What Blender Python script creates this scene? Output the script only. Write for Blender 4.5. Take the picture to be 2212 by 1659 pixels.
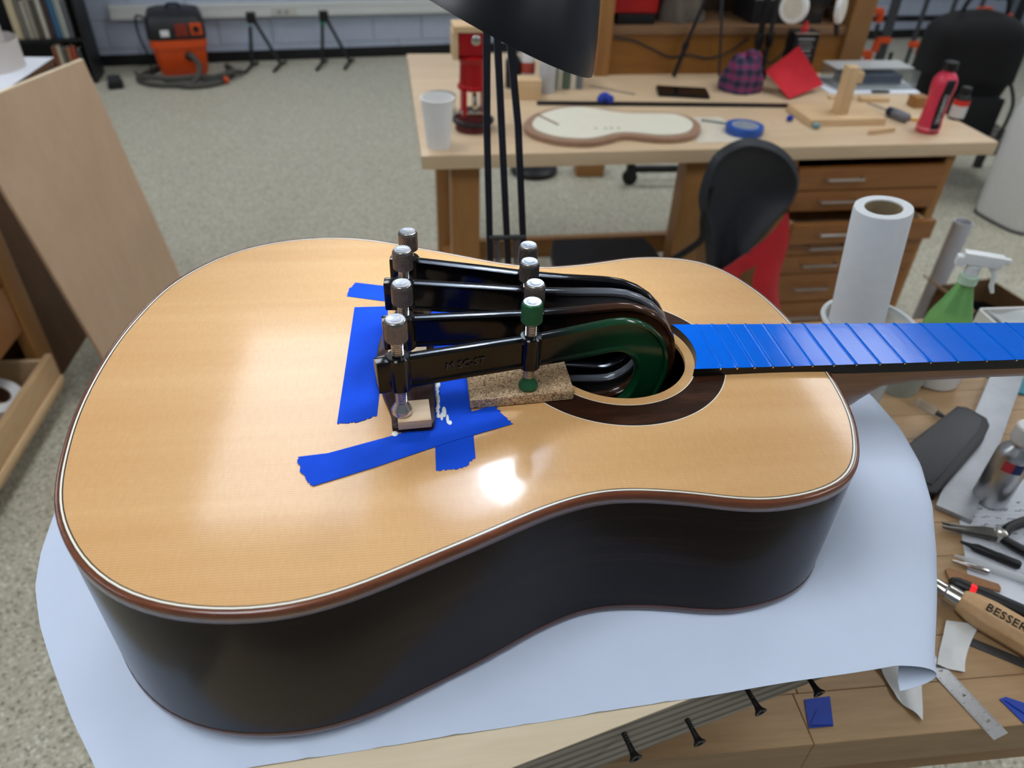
import bpy, bmesh, math, random
from mathutils import Vector, Matrix
random.seed(7)
for o in list(bpy.data.objects): bpy.data.objects.remove(o)
SC = bpy.context.scene
COL = SC.collection
HT = 1.33                     # height of the guitar top above the floor
PI = math.pi

# ------------------------------------------------------------------ camera
cam = bpy.data.cameras.new('camera'); camo = bpy.data.objects.new('camera', cam); COL.objects.link(camo)
cam.sensor_fit = 'HORIZONTAL'; cam.sensor_width = 36.0; cam.lens = 1592.73 / 2212 * 36
CR = Vector((0.99398329, -0.10521330, 0.03045293)); CU = Vector((0.04011638, 0.60840554, 0.79261174)); CF = Vector((0.10192103, 0.78662117, -0.60896571))
camo.matrix_world = Matrix(((CR.x, CU.x, -CF.x, 0.00631778), (CR.y, CU.y, -CF.y, -0.42425883), (CR.z, CU.z, -CF.z, 0.30616972 + HT), (0, 0, 0, 1)))
cam.clip_start = 0.02; cam.clip_end = 60
cam.dof.use_dof = True; cam.dof.focus_distance = 0.5; cam.dof.aperture_fstop = 7.5
SC.camera = camo
# ------------------------------------------------------------------ world, view
wd = bpy.data.worlds.new('room_dark'); SC.world = wd; wd.use_nodes = True
wd.node_tree.nodes['Background'].inputs[0].default_value = (.8, .9, 1, 1); wd.node_tree.nodes['Background'].inputs[1].default_value = 0.05
SC.view_settings.view_transform = 'Standard'; SC.view_settings.look = 'None'; SC.view_settings.gamma = 1.0
SC.view_settings.use_curve_mapping = False
SC.view_settings.exposure = -0.32
PANEL = 12.5        # ceiling troffer emission
BULB = 80.0       # desk lamp bulb emission

# ------------------------------------------------------------------ helpers
def lin(c):
    if isinstance(c, str):
        c = [int(c[i:i + 2], 16) / 255 for i in (0, 2, 4)]
    return tuple((x / 12.92 if x <= .04045 else ((x + .055) / 1.055) ** 2.4) for x in c) + (1.0,)

class Nodes:
    def __init__(s, name):
        s.m = bpy.data.materials.new(name); s.m.use_nodes = True; s.t = s.m.node_tree
        s.b = s.t.nodes['Principled BSDF']
    def n(s, kind, **kw):
        nd = s.t.nodes.new(kind)
        for k, v in kw.items():
            if k in nd.inputs: nd.inputs[k].default_value = v
            else: setattr(nd, k, v)
        return nd
    def l(s, a, b): s.t.links.new(a, b)
    def ramp(s, fac, stops, interp='LINEAR'):
        r = s.n('ShaderNodeValToRGB'); r.color_ramp.interpolation = interp
        e = r.color_ramp.elements
        while len(e) < len(stops): e.new(.5)
        for el, (p, c) in zip(e, stops): el.position = p; el.color = c if len(c) == 4 else lin(c)
        s.l(fac, r.inputs[0]); return r.outputs[0]
    def coord(s, scale=(1, 1, 1), rot=(0, 0, 0), kind='Object'):
        tc = s.n('ShaderNodeTexCoord'); mp = s.n('ShaderNodeMapping')
        mp.inputs['Scale'].default_value = scale; mp.inputs['Rotation'].default_value = rot
        s.l(tc.outputs[kind], mp.inputs[0]); return mp.outputs[0]
    def noise(s, vec, scale, detail=4, rough=.6, dist=0):
        nd = s.n('ShaderNodeTexNoise', Scale=scale, Detail=detail, Roughness=rough, Distortion=dist); s.l(vec, nd.inputs['Vector']); return nd.outputs['Fac']
    def mix(s, fac, a, b, mode='MIX'):
        m = s.n('ShaderNodeMix', data_type='RGBA', blend_type=mode)
        for sock, val in ((m.inputs[0], fac), (m.inputs[6], a), (m.inputs[7], b)):
            if isinstance(val, (int, float)): sock.default_value = val
            elif isinstance(val, tuple): sock.default_value = val
            else: s.l(val, sock)
        return m.outputs[2]
    def bump(s, h, strength=.3, dist=.001):
        b = s.n('ShaderNodeBump', Strength=strength, Distance=dist); s.l(h, b.inputs['Height']); s.l(b.outputs[0], s.b.inputs['Normal'])
    def base(s, c):
        if isinstance(c, tuple): s.b.inputs['Base Color'].default_value = c
        else: s.l(c, s.b.inputs['Base Color'])

MATS = {}
def pm(name, col, rough=.5, metal=0, spec=.5, var=.12, vs=30, bump=0, bs=200, bd=.0005, coat=0, emit=0, trans=0, ior=1.45, alpha=1, sheen=0):
    if name in MATS: return MATS[name]
    k = Nodes(name); c = lin(col); b = k.b
    v = k.coord()
    if var:
        n = k.noise(v, vs, 4)
        d = tuple(x * (1 - var) for x in c[:3]) + (1,); u = tuple(min(1, x * (1 + var)) for x in c[:3]) + (1,)
        k.base(k.ramp(n, [(.3, d), (.7, u)]))
    else: k.base(c)
    b.inputs['Roughness'].default_value = rough; b.inputs['Metallic'].default_value = metal
    b.inputs['Specular IOR Level'].default_value = spec; b.inputs['Coat Weight'].default_value = coat
    b.inputs['IOR'].default_value = ior; b.inputs['Transmission Weight'].default_value = trans; b.inputs['Alpha'].default_value = alpha
    b.inputs['Sheen Weight'].default_value = sheen
    if emit: b.inputs['Emission Color'].default_value = c; b.inputs['Emission Strength'].default_value = emit
    if bump: k.bump(k.noise(v, bs, 3), bump, bd)
    MATS[name] = k.m; return k.m

def wood(name, c1, c2, scale=(3, 40, 40), rough=.5, coat=0, fine=0, bump=.15, mid=None, spec=.5):
    """grain runs along the axis with the small scale"""
    if name in MATS: return MATS[name]
    k = Nodes(name); v = k.coord(scale)
    n = k.noise(v, 1.0, 6, .65, .6)
    st = [(.25, lin(c1)), (.75, lin(c2))]
    if mid: st.insert(1, (.5, lin(mid)))
    col = k.ramp(n, st)
    v2 = k.coord(tuple(s * 6 for s in scale)); n2 = k.noise(v2, 1.0, 3, .6)
    col = k.mix(.25 + fine, col, k.ramp(n2, [(.35, lin(c1)), (.65, lin(c2))]))
    k.base(col); b = k.b
    b.inputs['Roughness'].default_value = rough; b.inputs['Coat Weight'].default_value = coat; b.inputs['Coat Roughness'].default_value = .15
    b.inputs['Specular IOR Level'].default_value = spec
    if bump: k.bump(n2, bump, .0006)
    MATS[name] = k.m; return k.m

class MB:
    def __init__(s): s.v = []; s.f = []
    def add(s, vs, fs):
        o = len(s.v); s.v += [Vector(p) for p in vs]; s.f += [tuple(i + o for i in f) for f in fs]; return s
    def box(s, c, d, M=None):
        x, y, z = [k / 2 for k in d]; c = Vector(c)
        vs = [Vector((a * x, b * y, e * z)) for a in (-1, 1) for b in (-1, 1) for e in (-1, 1)]
        vs = [c + (M @ p if M else p) for p in vs]
        return s.add(vs, [(0, 1, 3, 2), (4, 6, 7, 5), (0, 4, 5, 1), (2, 3, 7, 6), (0, 2, 6, 4), (1, 5, 7, 3)])
    def bb(s, a, b): return s.box([(p + q) / 2 for p, q in zip(a, b)], [abs(q - p) for p, q in zip(a, b)])
    def tube(s, pts, r, n=10, caps=True, closed=False, sq=False):
        pts = [Vector(p) for p in pts]; m = len(pts)
        rs = r if isinstance(r, (list, tuple)) else [r] * m
        T = []
        for i in range(m):
            a = pts[(i - 1) % m] if (closed or i > 0) else pts[0]; b = pts[(i + 1) % m] if (closed or i < m - 1) else pts[-1]
            T.append((b - a).normalized())
        up = Vector((0, 0, 1)) if abs(T[0].z) < .9 else Vector((1, 0, 0))
        N = T[0].cross(up).normalized(); vs = []
        for i in range(m):
            N = (N - T[i] * N.dot(T[i])).normalized(); Bn = T[i].cross(N)
            for j in range(n):
                a = 2 * PI * j / n + (PI / 4 if sq else 0); vs.append(pts[i] + (N * math.cos(a) + Bn * math.sin(a)) * rs[i])
        fs = []
        for i in range(m if closed else m - 1):
            k = (i + 1) % m
            for j in range(n): fs.append((i * n + j, i * n + (j + 1) % n, k * n + (j + 1) % n, k * n + j))
        if caps and not closed: fs += [tuple(range(n))[::-1], tuple(range((m - 1) * n, m * n))]
        return s.add(vs, fs)
    def cyl(s, a, b, r, r2=None, n=24): return s.tube([a, b], [r, r if r2 is None else r2], n)
    def lathe(s, prof, n=32, M=None, c=(0, 0, 0)):
        vs = []; fs = []; c = Vector(c)
        for r, z in prof:
            for j in range(n):
                a = 2 * PI * j / n; p = Vector((r * math.cos(a), r * math.sin(a), z)); vs.append(c + (M @ p if M else p))
        for i in range(len(prof) - 1):
            for j in range(n): fs.append((i * n + j, i * n + (j + 1) % n, (i + 1) * n + (j + 1) % n, (i + 1) * n + j))
        if prof[0][0] > 1e-6: fs.append(tuple(range(n))[::-1])
        if prof[-1][0] > 1e-6: fs.append(tuple(range((len(prof) - 1) * n, len(prof) * n)))
        return s.add(vs, fs)
    def shell(s, prof, n=32, M=None, c=(0, 0, 0)):     # lathe whose profile is closed on itself (open vessels)
        vs = []; fs = []; c = Vector(c); m = len(prof)
        for r, z in prof:
            for j in range(n):
                a = 2 * PI * j / n; p = Vector((r * math.cos(a), r * math.sin(a), z)); vs.append(c + (M @ p if M else p))
        for i in range(m):
            k = (i + 1) % m
            for j in range(n): fs.append((i * n + j, i * n + (j + 1) % n, k * n + (j + 1) % n, k * n + j))
        return s.add(vs, fs)
    def prism(s, poly, z0, z1):
        n = len(poly); z0 = z0 if callable(z0) else (lambda x, y, k=z0: k); z1 = z1 if callable(z1) else (lambda x, y, k=z1: k)
        vs = [(x, y, z0(x, y)) for x, y in poly] + [(x, y, z1(x, y)) for x, y in poly]
        fs = [tuple(range(n))[::-1], tuple(range(n, 2 * n))] + [(i, (i + 1) % n, n + (i + 1) % n, n + i) for i in range(n)]
        return s.add(vs, fs)
    def grid(s, fn, nu, nv):
        vs = [fn(i / nu, j / nv) for i in range(nu + 1) for j in range(nv + 1)]
        return s.add(vs, [(i * (nv + 1) + j, (i + 1) * (nv + 1) + j, (i + 1) * (nv + 1) + j + 1, i * (nv + 1) + j + 1) for i in range(nu) for j in range(nv)])
    def ball(s, c, r, n=20, sc=(1, 1, 1)):
        m = n // 2; prof = [(max(0, r * math.sin(PI * i / m)), -r * math.cos(PI * i / m)) for i in range(m + 1)]
        M = Matrix.Diagonal(sc); return s.lathe(prof, n, M, c)
    def ring(s, inner, outer, z):
        n = len(inner); vs = [(x, y, z) for x, y in inner] + [(x, y, z) for x, y in outer]
        return s.add(vs, [(i, n + i, n + (i + 1) % n, (i + 1) % n) for i in range(n)])
    def xf(s, M): s.v = [M @ p for p in s.v]; return s
    def mesh(s, name, bevel=0, bseg=2, solid=0, smooth=True, ang=35, sub=0, recalc=True):
        me = bpy.data.meshes.new(name); me.from_pydata([tuple(p) for p in s.v], [], s.f)
        bm = bmesh.new(); bm.from_mesh(me)
        bmesh.ops.remove_doubles(bm, verts=bm.verts, dist=1e-6)
        if solid:
            bmesh.ops.solidify(bm, geom=bm.faces[:], thickness=solid)
        if recalc: bmesh.ops.recalc_face_normals(bm, faces=bm.faces)
        if bevel:
            es = [e for e in bm.edges if len(e.link_faces) == 2 and e.calc_face_angle(0) > .6]
            bmesh.ops.bevel(bm, geom=es, offset=bevel, segments=bseg, profile=.7, affect='EDGES', clamp_overlap=True)
        if sub:
            bmesh.ops.subdivide_edges(bm, edges=bm.edges[:], cuts=sub, use_grid_fill=True)
        bm.to_mesh(me); bm.free()
        if smooth:
            me.polygons.foreach_set('use_smooth', [True] * len(me.polygons)); me.set_sharp_from_angle(angle=math.radians(ang))
        return me

def props(o, label=None, cat=None, group=None, kind=None):
    if label: o['label'] = label
    if cat: o['category'] = cat
    if group: o['group'] = group
    if kind: o['kind'] = kind
    return o
def link(name, me, mat, parent=None):
    o = bpy.data.objects.new(name, me); COL.objects.link(o)
    if mat is not None and not me.materials: me.materials.append(mat)
    if parent is not None:
        o.parent = parent
    return o
def thing(name, label, cat, loc=(0, 0, 0), rz=0, group=None, kind=None):
    o = bpy.data.objects.new(name, None); COL.objects.link(o); o.location = loc; o.rotation_euler = (0, 0, rz); o.empty_display_size = .03
    return props(o, label, cat, group, kind)
def part(mb, name, mat, parent, label=None, kind=None, **kw):
    o = link(name, mb.mesh(name, **kw), mat, parent)
    return props(o, label, None, None, kind)
def wpart(mb, name, mat, parent, label=None, kind=None, **kw):     # coordinates given in the room, parent unrotated
    p = parent; off = Vector()
    while p is not None: off += Vector(p.location); p = p.parent
    mb.v = [q - off for q in mb.v]
    return part(mb, name, mat, parent, label, kind, **kw)
def solo(mb, name, mat, label, cat, group=None, kind=None, **kw):
    n = len(mb.v); c = Vector((sum(p.x for p in mb.v) / n, sum(p.y for p in mb.v) / n, min(p.z for p in mb.v)))
    mb.v = [p - c for p in mb.v]
    o = link(name, mb.mesh(name, **kw), mat); o.location = c
    return props(o, label, cat, group, kind)
def structure(mb, name, mat, **kw):
    return solo(mb, name, mat, None, None, kind='structure', **kw)
def copy_tree(o, parent=None):
    c = o.copy(); COL.objects.link(c); c.parent = parent
    for ch in list(o.children): copy_tree(ch, c)
    return c
def RZ(a): return Matrix.Rotation(a, 3, 'Z')
def frame_to(d):            # 3x3 taking +Z to direction d
    return Vector(d).to_track_quat('Z', 'Y').to_matrix()
def text_mesh(body, size, M, depth=0):
    cu = bpy.data.curves.new('t', 'FONT'); cu.body = body; cu.size = size; cu.align_x = 'CENTER'; cu.align_y = 'CENTER'; cu.extrude = depth; cu.resolution_u = 2
    ob = bpy.data.objects.new('t', cu); COL.objects.link(ob)
    dg = bpy.context.evaluated_depsgraph_get(); me = bpy.data.meshes.new_from_object(ob.evaluated_get(dg))
    bpy.data.objects.remove(ob); bpy.data.curves.remove(cu); me.transform(M); return me
def smooth_closed(pts, k=6):
    out = []; n = len(pts)
    for i in range(n):
        p0, p1, p2, p3 = [pts[(i + j - 1) % n] for j in range(4)]
        for a in range(k):
            u = a / k
            out.append(tuple(.5 * (2 * b + (-a_ + c) * u + (2 * a_ - 5 * b + 4 * c - d) * u * u + (-a_ + 3 * b - 3 * c + d) * u ** 3) for a_, b, c, d in zip(p0, p1, p2, p3)))
    return out
def smooth_open(pts, k=6):
    P = [pts[0]] + list(pts) + [pts[-1]]; out = []
    for i in range(len(pts) - 1):
        p0, p1, p2, p3 = P[i:i + 4]
        for a in range(k):
            u = a / k
            out.append(tuple(.5 * (2 * b + (-a_ + c) * u + (2 * a_ - 5 * b + 4 * c - d) * u * u + (-a_ + 3 * b - 3 * c + d) * u ** 3) for a_, b, c, d in zip(p0, p1, p2, p3)))
    out.append(tuple(pts[-1])); return out

def interp(x, T):
    if x <= T[0][0]: return T[0][1]
    for (a, b), (c, d) in zip(T, T[1:]):
        if x <= c: return b + (d - b) * (x - a) / (c - a)
    return T[-1][1]
# ------------------------------------------------------------------ materials
def floor_mat():
    k = Nodes('speckled_floor'); v = k.coord()
    vo = k.n('ShaderNodeTexVoronoi', Scale=150.0); k.l(v, vo.inputs['Vector'])
    sep = k.n('ShaderNodeSeparateColor'); k.l(vo.outputs['Color'], sep.inputs[0])
    c = k.ramp(sep.outputs[0], [(0, lin('55524a')), (.08, lin('7d796c')), (.2, lin('aaa692')), (.6, lin('b9b5a1')), (.9, lin('cfccbb')), (1, lin('ebe8de'))])
    mid = k.noise(v, 38, 5, .75); c = k.mix(.32, c, k.ramp(mid, [(.32, lin('8d8a75')), (.5, lin('b5b19b')), (.68, lin('c8c4b0'))]))
    k.base(c); k.b.inputs['Roughness'].default_value = .45; k.b.inputs['Specular IOR Level'].default_value = .3
    return k.m
def spruce_mat():
    k = Nodes('spruce_top'); v = k.coord((1, 1, 1))
    w = k.n('ShaderNodeTexWave', wave_type='BANDS', bands_direction='Y', Scale=190.0, Distortion=1.2, Detail=2.0); w.inputs['Detail Scale'].default_value = .05
    k.l(k.coord((.06, 1, 1)), w.inputs['Vector'])
    c = k.ramp(w.outputs['Fac'], [(0, lin('ca9d66')), (.55, lin('cea46f')), (.85, lin('c4955e')), (1, lin('ac7a46'))])
    bands = k.noise(k.coord((.8, 26, 1)), 1, 5); c = k.mix(.45, c, k.ramp(bands, [(.3, lin('bb8b56')), (.7, lin('d4ad7a'))]))
    silk = k.noise(k.coord((500, 120, 1)), 1, 3); c = k.mix(.07, c, k.ramp(silk, [(.35, lin('c4925a')), (.65, lin('f0cf9c'))]))
    dark = k.noise(k.coord((1.5, 330, 1)), 1, 2); c = k.mix(k.ramp(dark, [(.70, (0, 0, 0, 1)), (.78, (.5, .5, .5, 1))]), c, lin('a8753f'))
    k.base(c); b = k.b; b.inputs['Roughness'].default_value = .32; b.inputs['Specular IOR Level'].default_value = .14
    b.inputs['Coat Weight'].default_value = .42; b.inputs['Coat Roughness'].default_value = .11
    k.bump(k.mix(.5, w.outputs['Fac'], silk), .12, .0003)
    return k.m
def rosewood_mat(name, rough=.22, a='1b100d', b_='34201a', sc=(2, 60, 60)):
    return wood(name, a, b_, sc, rough=rough, coat=0, bump=.02, mid=a, spec=.16)
M_FLOOR = floor_mat(); M_SPRUCE = spruce_mat()
M_ROSE = rosewood_mat('rosewood_side', .2, '0d0707', '2e1a15', (1.5, 6, 110)); M_ROSETTE = rosewood_mat('rosewood_rosette', .3, '23130c', '4a2c1c', (14, 120, 40))
M_BIND = wood('brown_binding', '4a2414', '7c4426', (8, 60, 60), rough=.25, coat=.5, bump=.02)
M_WHITE_LINE = pm('ivory_line', 'e9e2d0', .35, var=0); M_BLACK_LINE = pm('black_line', '0c0b0a', .35, var=0)
M_EBONY = pm('ebony', '0e0d0d', .35, var=.2)
M_MAHOG = wood('mahogany_neck', '6b4424', '9c6a40', (3, 60, 60), rough=.35, coat=.3, bump=.05)
M_TAPE = pm('blue_tape', '1246c0', .75, var=.1, vs=25, bump=.25, bs=900, bd=.0002, spec=.12)
M_NECKTAPE = pm('blue_tape_glossy', '0062d4', .12, var=.05, vs=20, bump=.12, bs=110, bd=.0005, spec=.13)
M_STEEL = pm('bright_steel', 'c9c6c0', .22, 1, var=.05); M_KNURL = pm('knurled_steel', '8e8780', .26, 1, var=.1, vs=200)
M_KFACE = pm('turned_steel', '8b8c8e', .4, 1, var=.25, vs=700, bump=.3, bs=1500, bd=.0003)
M_BLACKCAST = pm('black_enamel', '07070a', .16, var=0, spec=.6, bump=.12, bs=160, bd=.0006)
def cork():
    k = Nodes('pressed_board'); v = k.coord(); a = k.noise(v, 900, 2, .5); b_ = k.noise(v, 380, 3, .6)
    c = k.ramp(a, [(.40, lin('4a3422')), (.47, lin('a98a66')), (.62, lin('c9ab84')), (.72, lin('e0c8a4'))]); c = k.mix(.35, c, k.ramp(b_, [(.4, lin('8a6c4b')), (.6, lin('d3b690'))]))
    k.base(c); k.b.inputs['Roughness'].default_value = .85; k.bump(a, .4, .0006); return k.m
M_CORK = cork()
M_PAPER = pm('white_wrap_paper', 'c9d6ea', .62, var=.03, vs=9, bump=.15, bs=14, bd=.003, spec=.3)
M_PLYFACE = wood('birch_ply_face', 'd0bd9c', 'e0d2b6', (3, 30, 30), rough=.55, bump=.05)
M_OAK = wood('honey_wood', '8a5c2c', 'a97a42', (2, 22, 22), rough=.5, coat=.1)
M_OAK_Z = wood('honey_wood_upright', '8a5c2c', 'a97a42', (22, 22, 2), rough=.5, coat=.1)
M_DRAWER = wood('drawer_wood', '7d4c1f', '9c6730', (2, 24, 24), rough=.42, coat=.2)
M_MAPLE = wood('maple_worktop', 'c2a785', 'd6bf9d', (2, 20, 20), rough=.5, coat=.1)
M_BENCH = wood('worn_bench', '8d6f4d', 'b1926a', (3, 30, 30), rough=.55)
M_BLACK = pm('black_plastic', '0b0c0e', .45, var=.1); M_BLACKM = pm('black_metal', '0d0f14', .38, 0, var=.1)
M_DARKGREY = pm('dark_grey', '2b2c2e', .5); M_WHITE = pm('white_plastic', 'd9d9d6', .4, var=.03); M_GREY = pm('grey_plastic', '8a8c8e', .5, var=.05)
M_CHROME = pm('brushed_pull', 'd0ccc6', .3, 1, var=.04)
M_REDCLOTH = pm('red_cloth', 'b3141c', .85, var=.12, vs=12, sheen=.3); M_ORANGE = pm('orange_plastic', 'cf4a12', .42, var=.08, vs=6)
M_RED = pm('red_enamel', 'a40d14', .3, var=.1)
M_LIGHTWOOD = wood('light_wood', 'c9a77c', 'dcc096', (3, 40, 40), rough=.55)
M_CLEAR = pm('clear_plastic', 'eef2f2', .12, var=0, trans=.92, ior=1.2)
M_FROST = pm('frosted_plastic', 'e6eaea', .3, var=0, trans=.6, ior=1.15)
M_CREAM = pm('cream_acrylic', 'e4e2cf', .35, var=.02); M_TISSUE = pm('tissue', 'd8dad8', .9, var=.05, vs=60, bump=.4, bs=300)
M_ALU = pm('aluminium', 'a4a7ab', .5, .6, var=.08, vs=30)

# ------------------------------------------------------------------ the room
WA = math.radians(9.06)
def wallp(s, z, d=0):        # s along the back wall from its visible left end, d towards the room
    return Vector((-2.443 + s * math.cos(WA) + d * math.sin(WA), 5.964 + s * math.sin(WA) - d * math.cos(WA), z))
M_WALL = pm('blue_grey_block_paint', 'a7b0c0', .6, var=.04, vs=20, bump=.25, bs=120, bd=.001)
structure(MB().bb((-5, -3.4, -.06), (6.4, 8, 0)), 'floor', M_FLOOR)
M_CEIL = pm('ceiling_tile', 'dadbd8', .9, var=.03, bump=.2, bs=300)
structure(MB().bb((-5, -3.4, 2.9), (6.4, 8, 2.98)), 'ceiling', M_CEIL)
wb = MB(); R9 = RZ(WA)
wb.box(wallp(3.7, 1.47, -.055), (9.2, .10, 2.86), R9)
wall = thing('wall_back', None, None, wallp(0, 0), WA, kind='structure')
def wl(mb): # world -> wall local
    Mi = (Matrix.Translation(wallp(0, 0)) @ Matrix.Rotation(WA, 4, 'Z')).inverted(); mb.v = [Mi @ p for p in mb.v]; return mb
part(wl(wb), 'mortar_backing', pm('mortar', '99a2b2', .8), wall)
ub = MB().box((3.7, -.0, 2.0), (9.2, .02, 1.76)); part(ub, 'upper_wall', M_WALL, wall)
bw, bh = .403, .203
blk = MB().box((0, 0, 0), (bw - .004, .02, bh - .004)).mesh('block', bevel=.003, bseg=1); blk.materials.append(M_WALL)
for r in range(5):
    z = .123 - bh + bh * (r + .5)
    for c in range(23):
        o = bpy.data.objects.new('block', blk); COL.objects.link(o); o.parent = wall; o.location = (-.75 + (c + .5 * (r % 2)) * bw, 0, z)
structure(MB().bb((-4.1, -3.3, 0), (-4.0, 6.2, 2.9)), 'wall_left', M_WALL)
structure(MB().bb((6.2, -3.3, 0), (6.3, 7.8, 2.9)), 'wall_right', M_WALL)
structure(MB().bb((-4.0, -3.3, 0), (6.2, -3.2, 2.9)), 'wall_front', M_WALL)
sk = MB(); sk.box(wallp(3.7, .04, .016), (9.2, .012, .08), R9); structure(sk, 'baseboard_back', M_BLACK, bevel=.002)
# ceiling troffers
M_PANEL = pm('troffer_diffuser', 'f4f8ff', .5, var=0, emit=PANEL)
ti = 0
spots = {(-2.96, 1.85): 'above the black bookshelf side', (-.52, 1.85): 'over the guitar tail', (2.02, 1.85): 'over the far workbench drawers', (4.4, 1.85): 'over the white appliance',
         (-2.96, 4.6): 'over the vacuum', (-.52, 4.6): 'over the open floor by the stands', (2.02, 4.6): 'over the cord-strewn shelf', (4.4, 4.6): 'over the bar clamps',
         (-2.96, -.6): 'over the left cabinet, unseen and added for fill', (-.52, -.6): 'just behind the viewer, unseen and added for fill', (2.02, -.6): 'off to the neck side behind the viewer, unseen and added for fill', (4.4, -.6): 'in the far right rear corner, unseen and added for fill'}  # unseen row carrying on the ceiling grid, added as fill for the near side
for (x, y), wh in spots.items():
    t = thing('ceiling_light', 'white recessed ceiling light panel ' + wh, 'ceiling light', (x, y, 2.885), 0, 'ceiling light panels')
    part(MB().box((0, 0, .004), (.56, 1.16, .008)), 'diffuser', M_PANEL, t)
    fr = MB()
    for sx in (-1, 1): fr.box((sx * .295, 0, .006), (.03, 1.22, .018)); fr.box((0, sx * .595, .006), (.56, .03, .018))
    part(fr, 'frame', M_WHITE, t)

# ------------------------------------------------------------------ the guitar (local z = 0 is its top)
RK = [0.20282930, 0.20672322, 0.21193093, 0.21143121, 0.18728158, 0.15299408, 0.13640433, 0.13687622, 0.15389819, 0.19083813, 0.25176932, 0.29327360, 0.30721438, 0.30421337, 0.30214215]
XC = 0.08155926; HX = 0.13607; HR = 0.0497
def rpol(t):
    h = PI / 14; i = min(int(t / h), 13); u = t / h - i; Y = [RK[1]] + RK + [RK[-2]]
    a, b, c, d = Y[i:i + 4]
    return .5 * (2 * b + (c - a) * u + (2 * a - 5 * b + 4 * c - d) * u * u + (-a + 3 * b - 3 * c + d) * u ** 3)
NO = 240
OUT0 = []
for i in range(NO):
    t = 2 * PI * i / NO; r = rpol(t if t <= PI else 2 * PI - t); OUT0.append((XC + r * math.cos(t), r * math.sin(t)))
for _ in range(3):      # light smoothing
    OUT0 = [tuple((OUT0[i - 1][k] + 2 * OUT0[i][k] + OUT0[(i + 1) % NO][k]) / 4 for k in (0, 1)) for i in range(NO)]
def offset(poly, d):
    n = len(poly); out = []
    for i in range(n):
        a = Vector(poly[i - 1]); b = Vector(poly[(i + 1) % n]); t = (b - a).normalized(); out.append((poly[i][0] + t.y * d, poly[i][1] - t.x * d))
    return out
def circ(r, n=NO, c=HX): return [(c + r * math.cos(2 * PI * i / n), r * math.sin(2 * PI * i / n)) for i in range(n)]
def by_angle(poly):      # resample a star-shaped outline by angle about the sound hole
    angs = [(math.atan2(y, x - HX) % (2 * PI), math.hypot(x - HX, y)) for x, y in poly]; angs.sort(); m = len(angs); out = []
    A = [a for a, _ in angs]; import bisect
    for i in range(NO):
        t = 2 * PI * i / NO; k = bisect.bisect_right(A, t); a0, r0 = angs[k - 1]; a1, r1 = angs[k % m]
        da = (a1 - a0) % (2 * PI) or 1e-9; u = ((t - a0) % (2 * PI)) / da
        r = 1 / ((1 - u) / r0 + u / r1); out.append((HX + r * math.cos(t), r * math.sin(t)))
    return out
DEP = [(-.225, .1200), (-.125, .1188), (-.073, .1178), (-.034, .1195), (.008, .1212), (.04, .1198), (.077, .1152), (.126, .1095), (.19, .1050), (.29, .1000)]
def zd(x): return -.48 * max(0, x - .225) ** 2
def zback(x):
    k = [x - .03, x - .015, x, x + .015, x + .03]; return -sum(interp(t, DEP) for t in k) / 5
G = thing('acoustic_guitar', 'acoustic guitar with spruce top, dark rosewood sides and blue-taped neck, lying on white paper', 'guitar', (0, 0, HT))
edge = by_angle(offset(OUT0, -.0012))
sp = MB(); r0 = circ(.0782)
for k in range(12):
    a, b = k / 12, (k + 1) / 12
    A_ = [tuple(p[i] * (1 - a) + q[i] * a for i in (0, 1)) for p, q in zip(r0, edge)]; B_ = [tuple(p[i] * (1 - b) + q[i] * b for i in (0, 1)) for p, q in zip(r0, edge)]
    sp.ring(A_, B_, 0)
sp.v = [Vector((p.x, p.y, p.z + zd(p.x))) for p in sp.v]
sp.ring(circ(HR), circ(.0566), 0)
hw_ = [(HX, 0)]
n0 = len(sp.v); sp.add([(x, y, 0) for x, y in circ(HR)] + [(x, y, -.003) for x, y in circ(HR)], [(i, (i + 1) % NO, NO + (i + 1) % NO, NO + i) for i in range(NO)])
part(sp, 'soundboard', M_SPRUCE, G, recalc=False)
rs = MB(); rs.ring(circ(.0575), circ(.0770), 0); part(rs, 'rosette', M_ROSETTE, G)
rl = MB(); rl.ring(circ(.0566), circ(.0571), .00005); rl.ring(circ(.0776), circ(.0782), .00005); part(rl, 'rosette_line', M_WHITE_LINE, G)
rl = MB(); rl.ring(circ(.0571), circ(.0576), .00002); rl.ring(circ(.0769), circ(.0777), .00002); part(rl, 'rosette_line', M_BLACK_LINE, G)
o1, o2, o3, o4 = [offset(OUT0, d) for d in (-.0014, -.0007, .0004, .0009)]
for a_, b_, z_, m_ in ((o1, o2, .00004, M_BLACK_LINE), (o2, o3, .00006, M_WHITE_LINE), (o3, o4, .00004, M_BLACK_LINE)):
    pr_ = MB().ring(a_, b_, z_); pr_.v = [Vector((p.x, p.y, p.z + zd(p.x))) for p in pr_.v]; part(pr_, 'purfling', m_, G)
def bandring(stations):      # stations: (offset, z or callable)
    mb = MB(); L = []
    for d, z in stations:
        P = offset(OUT0, d); L.append([(x, y, z(x) if callable(z) else z + (zd(x) if z > -.004 else 0)) for x, y in P])
    for ring_ in L: mb.v += [Vector(p) for p in ring_]
    for a in range(len(L) - 1):
        for i in range(NO): mb.f.append((a * NO + i, a * NO + (i + 1) % NO, (a + 1) * NO + (i + 1) % NO, (a + 1) * NO + i))
    return mb
part(bandring([(.0008, .00002), (.0021, 0), (.0030, -.0005), (.0035, -.0014), (.0036, -.0025), (.0036, -.0072), (.0033, -.0074)]), 'binding', M_BIND, G, ang=80)
part(bandring([(.0033, -.0073), (.0033, -.05), (.0033, lambda x: zback(x) + .006)]), 'side', M_ROSE, G, ang=80)
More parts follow.
